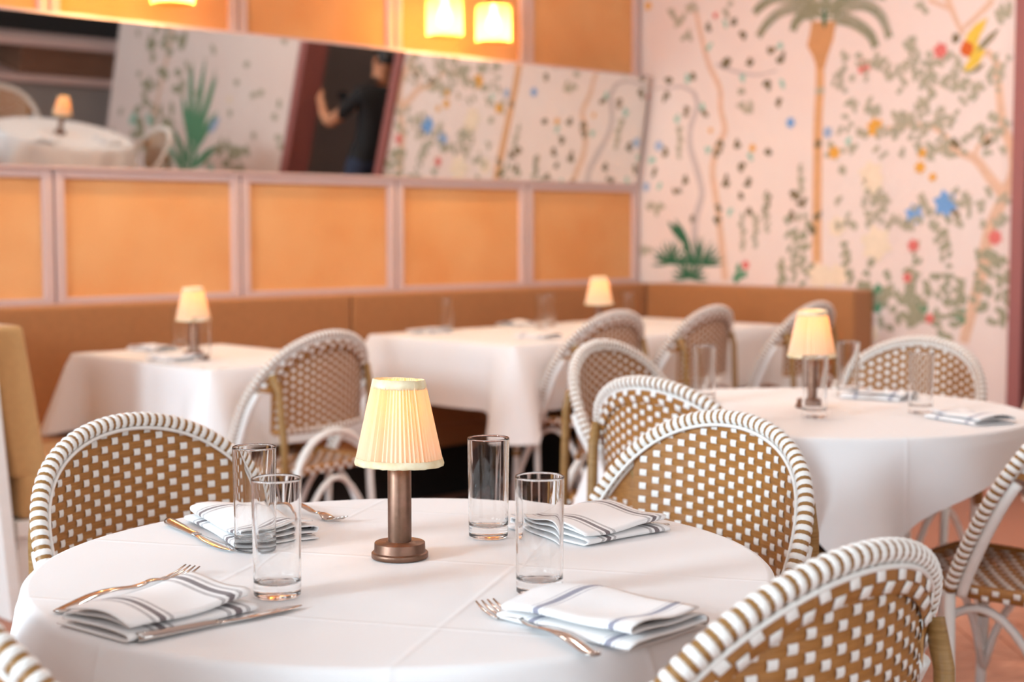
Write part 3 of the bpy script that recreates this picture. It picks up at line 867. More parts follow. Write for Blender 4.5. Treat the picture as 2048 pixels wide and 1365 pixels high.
def table_lamp(p, label, power=.17, rz=0.):
    t = empty('table_lamp', (p[0], p[1], .7512), rz); tag(t, label, 'lamp')
    ob('base', LM['base'], t); ob('column', LM['col'], t); ob('bulb_holder', LM['socket'], t); ob('shade_carrier', LM['spider'], t)
    ob('bulb', LM['bulb'], t)
    s = ob('lamp_shade', LM['shade'], t); ob('ribbon_trim', LM['trimb'], s); ob('ribbon_trim', LM['trimt'], s)
    l = bpy.data.lights.new('lamp_light', 'POINT'); l.energy = power; l.color = (1.0, .46, .10); l.shadow_soft_size = .012
    o = bpy.data.objects.new('lamp_light', l); COL.objects.link(o); o.parent = t; o.location = (.004, -.006, .214)
table_lamp((1.299, 1.561), 'bronze table lamp with pleated cream shade on the foreground table', rz=2.6)
table_lamp((3.15, 2.17), 'small lamp with glowing shade on the right hand round table')
table_lamp((2.84, 4.53), 'small lamp on the table by the left bench')
table_lamp((4.68, 4.30), 'farthest small lamp glowing above the banquette table')
table_lamp((4.75, 1.93), 'small lamp on the table reflected in the mirror')

# ================================================================== glasses
g = G()
GH = .146
g.lathe([(0, 0), (.024, 0), (.0268, .0001), (.0282, .0012), (.0287, .003), (.0288, .0045), (.0288, .006), (.03045, GH - .005), (.0305, GH - .003), (.0305, GH - .0012), (.0300, GH), (.0291, GH), (.0287, GH - .0012), (.0287, GH - .003), (.02865, GH - .005), (.0270, .0260), (.0270, .0235), (.0266, .0205), (.0255, .0182), (.022, .0168), (.012, .0161), (0, .016)], 64)
GLM = g.mesh('drinking_glass', GLASS, True)
def glass(p, label, group=None, z=.7515):
    o = ob('drinking_glass', GLM, None, (p[0], p[1], z)); tag(o, label, 'glass', group)
for px, lb in (((555, 1192), 'empty tall glass beside the knife and left napkin'), ((511, 1100), 'empty tall glass partly behind another at the left of the lamp'),
               ((977, 1074), 'empty tall glass just right of the foreground lamp, farther one'), ((1079, 1186), 'empty tall glass nearest to the right hand folded napkin')):
    glass(atz(*px, .7515), lb)
for p, lb in (((3.06, 2.44), 'blurred glass at the left of the right table, left of its lamp'), ((2.99, 2.05), 'blurred glass standing in front of the right table lamp'),
              ((3.45, 2.26), 'blurred glass just right of the right table lamp'), ((3.25, 1.92), 'blurred glass beside the napkin at the right table edge'),
              ((3.05, 4.96), 'blurred glass left of the lamp on the left bench table'), ((2.79, 4.40), 'blurred glass in front of the lamp on the left bench table'),
              ((4.325, 4.872), 'blurred glass at the left end of the long banquette table'), ((4.80, 4.76), 'blurred glass left of the lamp on the long banquette table'),
              ((4.95, 4.86), 'second blurred glass of the pair left of the long table lamp'), ((5.27, 4.66), 'blurred glass right of the lamp on the long banquette table')):
    glass(p, lb)

# ================================================================== napkins
def napkin(c, ang, ln, wd, label, m, seed, layers=4, z=.7512, group=None, th=.0070):
    """an S-folded cloth: cross-section in (x, z), drawn out along y"""
    r4 = random.Random(seed); path = []
    hw = wd / 2
    zl = [.0025 + th * k for k in range(layers)]
    for k in range(layers):
        inset_ = .004 * (k % 2) + .003 * k
        xs = [-hw + inset_ + (2 * hw - inset_ - .005 * k) * i / 12 for i in range(13)]
        # folded edges: layers 0-1 and 2-3 meet at the front (-x), 1-2 at the back (+x)
        if k % 2 == 0: xs = xs[::-1]
        for x in xs: path.append([x, zl[k], k])
        if k < layers - 1:
            zm = (zl[k] + zl[k + 1]) / 2; sx = -1 if k % 2 == 0 else 1
            xe = path[-1][0] + sx * th * .42
            path.append([xe - sx * th * .12, zl[k] + th * .15, k + .2]); path.append([xe, zm, k + .5]); path.append([xe - sx * th * .12, zl[k + 1] - th * .15, k + .8])
    ny = 26; v = []; f = []; uv = []; npth = len(path)
    ph = r4.random() * 6; ph2 = r4.random() * 6
    for j in range(ny + 1):
        y = -ln / 2 + ln * j / ny
        for (x, zz, k) in path:
            wob = (.0035 * math.sin(x * 45 + y * 18 + ph) + .0025 * math.sin(y * 40 + ph2)) * (k / max(1, layers - 1)) ** 1.3
            edge = -.0035 * (k / max(1, layers - 1)) * (abs(x) / hw) ** 4
            yy = y + .004 * math.sin(k * 2.1 + ph) * (1 if abs(y) > ln * .45 else abs(y) / (ln * .45)) * (1 if y > 0 else -1)
            xx = x + .003 * math.sin(y * 22 + k + ph) + .05 * .0 * y
            v.append((xx, yy, max(.0012, zz + wob + edge + .002 * k / layers))); uv.append((j / ny, 0))
    for j in range(ny):
        for i in range(npth - 1): f.append((j * npth + i, j * npth + i + 1, (j + 1) * npth + i + 1, (j + 1) * npth + i))
    me = mesh('folded_napkin', v, f, m, True, None, uv)
    o = ob('folded_napkin', me, None, (c[0], c[1], z), (0, 0, ang))
    md = o.modifiers.new('thickness', 'SOLIDIFY'); md.thickness = .0016; md.offset = 0
    tag(o, label, 'napkin', group)
    return o
NL = Vector((.915, 1.548, 0))
napkin((.892, 1.508), R(97), .178, .126, 'grey striped folded napkin at the front left place', NAPK1, 1)
napkin((1.240, 1.132), R(3), .195, .136, 'white napkin with blue grey stripes at the front right place', NAPK2, 2)
napkin((1.620, 1.512), R(86), .165, .175, 'folded napkin under the fork before the right chair', NAPK1, 3)
napkin((1.262, 1.860), R(-15), .225, .126, 'folded napkin behind the two glasses at the left', NAPK1, 4)
for p, a, lb in (((3.46, 2.17), 10, 'blurred white napkin right of the right table lamp'), ((3.20, 1.76), -20, 'blurred striped napkin at the right edge of the right table'),
                 ((3.0, 2.52), 60, 'blurred napkin at the far left side of the right table'),
                 ((2.90, 4.90), 0, 'blurred napkin at the back of the left bench table'), ((2.73, 4.47), 0, 'blurred napkin in front of the lamp on the left bench table'),
                 ((4.25, 4.90), 90, 'blurred napkin at the left end of the long table'), ((4.86, 4.98), 90, 'blurred napkin at the back of the long table'),
                 ((4.36, 4.34), 0, 'blurred napkin at the front edge of the long table'),
                 ((4.55, 2.15), 40, 'small napkin on the reflected table near its lamp'), ((5.0, 2.1), 0, 'small napkin on the reflected table by the chair')):
    napkin(p, R(a), .17, .12, lb, NAPK2, int(p[0] * 100), 3)

# ================================================================== cutlery
def fork_mesh():
    g = G(); L = .205
    # handle
    n = 22; pts = []; rr = []
    for k in range(n + 1):
        t = k / n; y = .128 * t
        z = .0030 + .0075 * math.sin(PI * min(1, t * 1.02)) ** 1.5 + .010 * max(0, (t - .75) / .25) ** 2 * .4
        wv = .0098 * (1 - t) ** .6 + .0030 * t + (.0 if t > .06 else -.0035 * (1 - t / .06))
        pts.append((0, y, z)); rr.append((max(.0028, wv * .95), .0017 + .0006 * t))
    g.tube(pts, rr, 10, upref=(0, 0, 1))
    # neck and palm
    pts = []; rr = []
    for k in range(9):
        t = k / 8; pts.append((0, .126 + .034 * t, .0068 + .0022 * math.sin(PI * t) - .0050 * t)); rr.append((.0032 + .0088 * (t ** .7), .0012))
    g.tube(pts, rr, 10, upref=(0, 0, 1))
    for i in range(4):
        x = -.0102 + .0068 * i
        pts = [(x * .96, .156, .0020), (x, .170, .0022), (x * 1.0, .186, .0050), (x * .97, .200, .0108)]
        g.tube(pts, [(.0023, .0012), (.0021, .0012), (.0018, .0011), (.0010, .0008)], 8, upref=(0, 0, 1))
    return g.mesh('fork', STEEL, True)
def knife_mesh():
    g = G(); pts = []; rr = []
    for k in range(15):
        t = k / 14; pts.append((0, .105 * t, .0058 - .0018 * t)); rr.append(((.0095 - .0030 * t) * (1 if t > .04 else .7), .0055 - .0024 * t))
    g.tube(pts, rr, 12, upref=(0, 0, 1))
    pts = []; rr = []
    for k in range(15):
        t = k / 14; wv = .0058 + .0038 * min(1, t * 3) - (.0078 * max(0, (t - .72) / .28) ** 1.6)
        pts.append((.0015 * math.sin(t * 3) - .002 * max(0, t - .7), .103 + .120 * t, .0038 - .0010 * t)); rr.append((max(.0014, wv), .0013 - .0006 * t))
    g.tube(pts, rr, 10, upref=(0, 0, 1))
    return g.mesh('table_knife', STEEL, True)
FORK = fork_mesh(); KNIFE = knife_mesh()
def cutlery(me, name, a, b, label, z=.7515, dz=0., roll=0.):
    p, q = atz(*a, .754), atz(*b, .754); d = q - p
    o = ob(name, me, None, (p.x, p.y, z)); o.rotation_euler = (dz, roll, math.atan2(d.y, d.x) - PI / 2)
    L = .205 if name == 'fork' else .223
    s = d.length / L; s = max(.8, min(1.18, s)); o.scale = (s, s, 1)
    tag(o, label, name.replace('table_', ''))
cutlery(FORK, 'fork', (114, 1225), (393, 1142), 'steel fork behind the grey striped napkin at left')
cutlery(KNIFE, 'table_knife', (276, 1282), (603, 1212), 'steel table knife in front of the grey striped napkin')
cutlery(FORK, 'fork', (1192, 1312), (964, 1212), 'steel fork left of the blue grey striped napkin')
cutlery(KNIFE, 'table_knife', (1410, 1247), (1137, 1174), 'steel knife mostly hidden behind the front right napkin')
cutlery(FORK, 'fork', (1335, 1050), (1160, 1078), 'steel fork lying across the edge of the right back napkin', dz=0)
cutlery(KNIFE, 'table_knife', (337, 1047), (466, 1103), 'steel knife beside the napkin near the left chair')
cutlery(FORK, 'fork', (560, 1008), (688, 1046), 'steel fork with tines showing behind the left glasses')

# ================================================================== pendants
def amber():
    m = bpy.data.materials.new('amber_pendant_glass'); m.use_nodes = True
    nt = m.node_tree; nt.nodes.remove(nt.nodes['Principled BSDF'])
    tr = N(m, 'ShaderNodeBsdfTransparent'); tl = N(m, 'ShaderNodeBsdfTranslucent'); mx = N(m, 'ShaderNodeMixShader'); mx.inputs[0].default_value = .50
    tr.inputs[0].default_value = lin((255, 238, 200)); tl.inputs[0].default_value = lin((255, 222, 160))
    nt.links.new(tr.outputs[0], mx.inputs[1]); nt.links.new(tl.outputs[0], mx.inputs[2]); nt.links.new(mx.outputs[0], nt.nodes['Material Output'].inputs[0])
    return m
AMBER = amber()
g = G(); g.lathe([(.083, 0), (.086, .003), (.086, .155), (.078, .172), (.03, .180), (.03, .178), (.076, .169), (.083, .154), (.083, .005), (.08, 0)], 40, close=True); PG = g.mesh('glass_shade', AMBER, True)
g = G(); g.lathe([(0, .175), (.034, .175), (.034, .205), (.012, .215), (.008, .24), (0, .24)], 24); PCAP = g.mesh('cap', BRONZE, True)
g = G(); g.lathe([(0, .05), (.018, .055), (.03, .075), (.032, .095), (.022, .12), (.014, .14), (.014, .176), (0, .176)], 20); PB = g.mesh('bulb', BULB, True)
for X, lb in ((2.91, 'glass pendant above the left cane panel, first of four'), (3.22, 'glass pendant above the left cane panel, second of four'),
              (4.655, 'glowing glass pendant at the top, left of the pair'), (4.965, 'glowing glass pendant at the top, right of the pair')):
    zb = 2.085
    t = empty('pendant_lamp', (X, 5.25, zb)); tag(t, lb, 'pendant lamp')
    ob('glass_shade', PG, t); ob('cap', PCAP, t); ob('bulb', PB, t)
    gg = G(); gg.tube([(0, 0, .238), (0, 0, CEILZ - zb - .02)], .003, 6); gg.obj('cord', BRONZE, t, True)
    gg = G(); gg.lathe([(0, CEILZ - zb - .03), (.05, CEILZ - zb - .03), (.055, CEILZ - zb - .001), (0, CEILZ - zb - .001)], 20); gg.obj('ceiling_rose', BRONZE, t, True)
    l = bpy.data.lights.new('pendant_light', 'POINT'); l.energy = 9; l.color = (1.0, .66, .30); l.shadow_soft_size = .03
    o = bpy.data.objects.new('pendant_light', l); COL.objects.link(o); o.parent = t; o.location = (0, 0, .03)

# ================================================================== painted mural (flat print on the wall)
PAINTS = {}
def paint(name, col):
    if name not in PAINTS: PAINTS[name] = mat('mural_' + name, col, .8, noise=.12, nscale=30)
    return PAINTS[name]
OLIVE = paint('olive', (150, 138, 106)); GREYG = paint('grey_green', (182, 174, 150)); SAGE = paint('sage', (166, 162, 134)); TEAL = paint('teal', (160, 204, 186))
DEEP = paint('deep_green', (52, 106, 74)); PEACH = paint('peach_bark', (232, 192, 164)); LAV = paint('lavender_bark', (208, 192, 188)); PALMT = paint('palm_bark', (226, 172, 124))
FROND = paint('frond', (150, 148, 120)); RED = paint('red', (232, 122, 114)); ORNG = paint('orange', (238, 172, 70)); BLUE = paint('blue', (120, 168, 222)); YELL = paint('yellow', (246, 226, 200)); PALEB = paint('pale_blue', (168, 186, 214))
DARKO = paint('dark_olive', (128, 112, 80)); PALMN = paint('palm_crown', (214, 156, 104)); BIRDY = paint('bird_yellow', (240, 200, 76)); BIRDR = paint('bird_red', (224, 104, 40)); MIDG = paint('mid_green', (96, 150, 112))
PCOUNT = [0]
class Paint:
    def __init__(s, dep): PCOUNT[0] += 1; s.g = G(); s.d = dep + PCOUNT[0] * .000018
    def P(s, q): return Vector((XW - s.d, q[0], q[1]))
    def poly(s, pts):
        s.d += .0000035                 # each stroke lies on the one before
        s.g.add([s.P(p) for p in pts], [tuple(range(len(pts)))])
    def leaf(s, c, l, wd, a):
        u = (math.cos(a), math.sin(a)); n = (-u[1], u[0])
        pr = ((-.5, 0), (-.2, .42), (.15, .42), (.5, 0), (.15, -.42), (-.2, -.42))
        s.poly([(c[0] + u[0] * l * x + n[0] * wd * y, c[1] + u[1] * l * x + n[1] * wd * y) for x, y in pr])
    def stroke(s, pts, ws):
        k = len(pts); L = []; Rr = []
        for i, p in enumerate(pts):
            a, b = pts[max(0, i - 1)], pts[min(k - 1, i + 1)]; dx, dy = b[0] - a[0], b[1] - a[1]; l = math.hypot(dx, dy) or 1
            wv = ws[0] + (ws[1] - ws[0]) * i / (k - 1)
            L.append((p[0] - dy / l * wv / 2, p[1] + dx / l * wv / 2)); Rr.append((p[0] + dy / l * wv / 2, p[1] - dx / l * wv / 2))
        n = len(s.g.v); s.g.v += [s.P(p) for p in L] + [s.P(p) for p in Rr]; s.g.uv += [(0, 0)] * (2 * k)
        for i in range(k - 1): s.g.f.append((n + i, n + i + 1, n + k + i + 1, n + k + i)); s.g.m.append(0)
    def done(s, name, m, stuff=False):
        o = s.g.obj(name, m, wall_right)
        if stuff: o['kind'] = 'stuff'
        return o
def mp(px, py):
    p = atx(px, py, XW); return (p.y, p.z)
def c3(x, y): return mp(1250 + x / 2.566, y / 2.566)
def c4(x, y): return mp(1250 + x / 2.566, 400 + y / 2.566)
def smoothp(pts, n=6):
    out = []
    for i in range(len(pts) - 1):
        p0 = pts[max(0, i - 1)]; p1 = pts[i]; p2 = pts[i + 1]; p3 = pts[min(len(pts) - 1, i + 2)]
        for k in range(n):
            t = k / n
            out.append(tuple(.5 * (2 * p1[d] + (p2[d] - p0[d]) * t + (2 * p0[d] - 5 * p1[d] + 4 * p2[d] - p3[d]) * t * t + (3 * p1[d] - p0[d] - 3 * p2[d] + p3[d]) * t ** 3) for d in (0, 1)))
    out.append(pts[-1]); return out
rm = random.Random(21)
# palm
q = Paint(.0006); q.stroke(smoothp([c3(1000, 300), c3(1000, 450), c3(990, 640), c3(988, 860), c3(985, 1100), c3(985, 1365), c3(988, 1420)]), (.050, .056)); q.done('painted_palm_trunk', PALMT)
q = Paint(.0012)
q.poly([c3(*p) for p in ((958, 110), (1085, 110), (1070, 200), (1040, 290), (1025, 350), (985, 350), (965, 290), (935, 235), (950, 170))])
q.done('painted_palm_crown', PALMN)
for pts in ([(1010, 90), (900, 40), (800, 60), (730, 120), (690, 180)], [(1010, 80), (880, 5), (770, -10), (700, 30), (670, 60)], [(1010, 90), (930, 70), (880, 110), (865, 150)],
            [(1040, 95), (1120, 95), (1200, 130), (1260, 180), (1285, 235)], [(1040, 80), (1150, 30), (1250, 30), (1320, 90), (1355, 185)], [(1030, 80), (1090, 20), (1160, -40)], [(1015, 80), (960, 10), (900, -60)], [(1025, 80), (1030, 0), (1040, -60)],
            [(1035, 80), (1130, 0), (1230, -40), (1330, -20)], [(1010, 80), (930, 0), (830, -50), (740, -60)]):
    q = Paint(.0009); sp_ = smoothp([c3(*p) for p in pts], 8); q.stroke(sp_, (.012, .006))
    for i in range(3, len(sp_)):
        a = math.atan2(sp_[i][1] - sp_[i - 1][1], sp_[i][0] - sp_[i - 1][0]); h_ = 1 - .5 * i / len(sp_)
        for s in (1, -1):
            d = a + s * 1.1; ll = .048 * h_
            q.leaf((sp_[i][0] + math.cos(d) * ll * .5, sp_[i][1] + math.sin(d) * ll * .5), ll, .012, d)
    q.done('painted_palm_frond', FROND)
q = Paint(.0015); q.leaf(c3(1025, 90), .12, .03, PI / 2); q.done('painted_palm_heart', DEEP)
# climbing stems
for pts, m, ws in (([(350, 470), (372, 540), (338, 650), (335, 750), (372, 880), (395, 1000), (362, 1130), (360, 1300), (370, 1420)], LAV, (.025, .05)),
                   ([(350, 470), (290, 445), (230, 450), (150, 455)], LAV, (.02, .008)), ([(470, 330), (560, 365), (680, 385), (780, 360)], LAV, (.02, .008)),
                   ([(360, 40), (395, 200), (430, 330), (485, 450), (492, 560), (512, 670), (470, 760), (450, 880), (465, 1000), (480, 1100), (495, 1240), (515, 1440)], PEACH, (.025, .045)),
                   ([(1840, 1365), (1868, 1200), (1945, 1005), (1990, 900), (1990, 780), (1940, 640), (1922, 480), (1905, 320), (1850, 262)], PEACH, (.065, .03)),
                   ([(1738, 1760), (1790, 1560), (1840, 1365)], PEACH, (.05, .062)),
                   ([(1945, 1000), (1870, 910), (1795, 815), (1690, 770), (1635, 690), (1530, 642), (1330, 658)], PEACH, (.055, .012)), ([(1795, 815), (1820, 740), (1930, 650)], PEACH, (.025, .012)),
                   ([(1650, -20), (1690, 80), (1735, 180)], PEACH, (.03, .02)), ([(1560, 0), (1680, 50)], PEACH, (.02, .02)), ([(1890, 0), (1800, 90), (1720, 160)], PEACH, (.03, .02))):
    q = Paint(.0005); q.stroke(smoothp([c3(*p) for p in pts], 7), ws); q.done('painted_stem', m)
# leaves
def cluster(q, c, n, size, spread):
    size *= .82
    for _ in range(n):
        a = rm.uniform(0, 2 * PI); d = rm.uniform(0, spread)
        q.leaf((c[0] + math.cos(a) * d, c[1] + math.sin(a) * d), size * rm.uniform(.75, 1.25), size * .66, rm.uniform(0, PI))
q = Paint(.0010)
for p in ((430, 150), (560, 110), (605, 185), (530, 310), (520, 325), (640, 325), (755, 265), (795, 300), (350, 390), (225, 410), (210, 490), (305, 570), (410, 585), (790, 520), (490, 745), (570, 745), (480, 795), (735, 780), (600, 855), (520, 930), (635, 930),
          (595, 1000), (155, 890), (315, 930), (265, 985), (210, 775), (485, 1060), (475, 1135), (640, 1080), (345, 1120), (870, 1005), (915, 1040), (860, 1100), (990, 740), (985, 1110), (735, 430), (725, 1000), (725, 1060), (965, 1170), (1690, 200), (1840, 670), (1860, 735), (1700, 740), (1440, 1140), (1690, 1100)):
    cluster(q, c3(*p), 3, .055, .022)
q.done('painted_dark_leaves', DARKO, True)
q = Paint(.0011)
for p in ((435, 240), (795, 230), (520, 120), (600, 405), (810, 435), (315, 405), (265, 610), (140, 815), (535, 1085), (425, 770), (645, 800), (180, 960), (400, 540), (1150, 720), (1500, 1120)): cluster(q, c3(*p), 3, .045, .02)
q.done('painted_teal_leaves', TEAL, True)
q = Paint(.0008)
for p in ((1530, 40), (1470, 240), (1480, 215), (1290, 320), (1350, 380), (1430, 340), (1510, 380), (1590, 350), (1630, 310), (1560, 380), (1540, 410), (1640, 410), (1710, 450), (1720, 420), (1250, 560), (1280, 570), (1390, 590), (1490, 520), (1530, 540), (1580, 505), (1430, 620), (1440, 600), (1490, 660), (1630, 610), (1360, 690), (1220, 690), (1240, 680), (1150, 770), (1080, 760), (1060, 770), (1110, 870), (1885, 620), (1590, 780), (1660, 790),
          (1640, 750), (1300, 1030), (1280, 1010), (1250, 1110), (1180, 1160), (1520, 1050), (1580, 1150), (1570, 1090), (1640, 1230), (1600, 1250), (1960, 80), (1940, 40), (1000, 470), (600, 470), (620, 540), (640, 560), (150, 1060), (180, 1050), (110, 1280), (520, 40), (340, 40), (240, 60), (280, 110), (310, 180)):
    cluster(q, c3(*p), 4, .06, .04)
for cx, cy0, cy1 in ((605, 1120, 1270), (670, 1110, 1260), (280, 660, 790), (725, 1000, 1180), (905, 860, 980)):
    for k in range(9): cluster(q, c3(cx, cy0 + (cy1 - cy0) * k / 8), 2, .04, .02)
for _ in range(150):
    cluster(q, c3(rm.uniform(1080, 1960), rm.choice((rm.uniform(280, 460), rm.uniform(500, 800), rm.uniform(980, 1180)))), 2, .05, .03)
q.done('painted_grey_leaves', GREYG, True)
q = Paint(.0009)
for _ in range(46): cluster(q, c4(rm.uniform(830, 960), rm.uniform(60, 420)), 1, .055, .02)
for _ in range(70): cluster(q, c4(rm.uniform(1200, 1560), rm.uniform(470, 650) - rm.random() ** 3 * 160), 1, .07, .02)
for _ in range(50): cluster(q, c4(rm.uniform(1800, 1975), rm.uniform(250, 650)), 1, .06, .02)
for _ in range(40): cluster(q, c4(rm.uniform(1580, 1740), rm.uniform(380, 720)), 1, .06, .02)
for cx, y0, y1, x1 in ((1265, 300, 640, 1240), (1120, 210, 420, 1150), (1500, 240, 640, 1460), (1640, 60, 600, 1660), (800, 330, 460, 810)):
    for k in range(10): cluster(q, c4(cx + (x1 - cx) * k / 9, y0 + (y1 - y0) * k / 9), 2, .05, .03)
q.done('painted_sage_leaves', SAGE, True)
q = Paint(.0010)
for p in ((1520, 540), (1260, 560), (1320, 520), (1720, 590), (590, 385), (1500, 560), (1300, 490)): cluster(q, c4(*p), 4, .075, .035)
q.done('painted_green_leaves', MIDG, True)
q = Paint(.0010)                                        # dark fan plant low on the left
for cx, cy, n, s in ((235, 330, 13, .15), (385, 335, 15, .17), (330, 405, 13, .14)):
    c = c4(cx, cy)
    for k in range(n):
        a = PI * k / (n - 1) + rm.uniform(-.1, .1); q.leaf((c[0] + math.cos(a) * s * .5, c[1] + math.sin(a) * s * .45), s, .017, a)
for p, l, a in (((300, 190), .24, 2.1), ((270, 170), .2, 2.4), ((310, 215), .18, 1.9)): q.leaf(c4(*p), l, .05, PI - a + 0.0)
q.done('painted_fan_plant', DEEP)
def flower(p, m, s, n=6, cf=c3):
    s *= .72
    q = Paint(.0016); c = cf(*p)
    for k in range(n):
        a = 2 * PI * k / n + .3; q.leaf((c[0] + math.cos(a) * s * .3, c[1] + math.sin(a) * s * .3), s * .75, s * .5, a)
    q.done('painted_flower', m)
for p, m, s in (((1225, 345), RED, .085), ((1620, 260), RED, .09), ((1900, 1220), RED, .085), ((105, 495), RED, .07), ((465, 80), RED, .04), ((1285, 655), ORNG, .11), ((1075, 785), ORNG, .08), ((1525, 785), ORNG, .06), ((1515, 860), ORNG, .07), ((1580, 910), ORNG, .05),
                ((655, 760), ORNG, .05), ((120, 30), ORNG, .06), ((1645, 1045), BLUE, .14), ((1485, 1100), BLUE, .11), ((850, 630), BLUE, .065), ((175, 750), PALEB, .07), ((1040, 680), PALEB, .07), ((1265, 900), YELL, .16), ((1270, 940), YELL, .14), ((1090, 1165), YELL, .12), ((1290, 1250), YELL, .2), ((440, 670), ORNG, .035), ((110, 960), PALEB, .06)):
    flower(p, m, s)
for p, m, s in (((1480, 235), RED, .075), ((1450, 400), RED, .06), ((1565, 610), RED, .06), ((620, 335), RED, .06), ((1290, 240), YELL, .15), ((1000, 390), YELL, .16), ((1090, 390), YELL, .14), ((1260, 690), YELL, .12)): flower(p, m, s, cf=c4)
# painted bird
q = Paint(.0017); q.poly([c3(*p) for p in ((1735, 235), (1770, 210), (1830, 235), (1850, 265), (1815, 330), (1775, 310), (1745, 275))]); q.leaf(c3(1800, 165), .17, .06, 2.35); q.leaf(c3(1790, 200), .14, .06, 2.0); q.leaf(c3(1790, 320), .13, .05, 2.5)
q.done('painted_bird_wings', BIRDY)
q = Paint(.0020); q.leaf(c3(1755, 250), .085, .075, 1.2); q.done('painted_bird_head', BIRDR)
q = Paint(.0021); q.leaf(c3(1865, 205), .15, .035, 2.42); q.leaf(c3(1815, 350), .08, .025, 2.6); q.done('painted_bird_tail', OLIVE)
# mural beyond the doorway, seen in the mirror
def big_leaf(q, y, z, l, wd, a): q.leaf((y + math.cos(a) * l / 2, z + math.sin(a) * l / 2), l, wd, a)
q = Paint(.0010)
for a, l, z in ((1.57, .75, .45), (1.25, .62, .5), (1.9, .62, .5), (1.0, .5, .42), (2.15, .5, .45), (.7, .45, .3), (2.45, .42, .3), (1.4, .95, .2), (1.75, .95, .2), (.5, .35, .2), (2.7, .35, .25)): big_leaf(q, 1.0, z, l, .085, a)
q.done('painted_agave', MIDG)
q = Paint(.0009)
for _ in range(60): cluster(q, (rm.uniform(.1, .75), rm.uniform(.1, 1.3)), 1, .14, .05)
for _ in range(34): cluster(q, (rm.uniform(1.3, 1.8), rm.uniform(.1, .65)), 2, .10, .05)
q.done('painted_bush_leaves', SAGE, True)
q = Paint(.0008)
for _ in range(90): cluster(q, (rm.uniform(-.25, 2.15), rm.uniform(.05, 2.6)), 1, .11, .06)
q.done('painted_pale_leaves', GREYG, True)
q = Paint(.0008)
for _ in range(24): cluster(q, (rm.uniform(.0, 1.3), rm.uniform(.0, .55)), 1, .16, .05)
q.done('painted_teal_grass', TEAL, True)
q = Paint(.0007); q.stroke(smoothp([(.45, 0), (.4, .6), (.48, 1.3), (.38, 2.0), (.5, 2.8)]), (.04, .03)); q.done('painted_stem', PEACH)
q = Paint(.0016); q.leaf((1.25, .72), .2, .08, .9); q.done('painted_flower', PALEB)
q = Paint(.0016); q.leaf((1.4, .95), .08, .06, .5); q.done('painted_flower', YELL)

# ================================================================== service counter at the back (seen in the mirror)
sv = empty('service_counter', (6.3, -1.35, 0)); tag(sv, 'grey service counter with wooden box seen dimly in the mirror', 'counter')
for nm, b_, m in (('cabinet', (-1.0, 1.5, -.35, .25, 0, .50), GREYW), ('worktop', (-1.03, 1.53, -.38, .30, .50, .55), PAINT), ('wooden_box', (-.35, .9, -.3, .2, .55, .80), WOOD), ('shelf', (-1.03, 1.53, -.38, .26, .80, .86), PAINT), ('dark_back', (-1.0, 1.5, -.38, -.1, .86, 1.9), BLACK)):
    q = G(); q.box(*b_, bev=.006); q.obj(nm, m, sv)

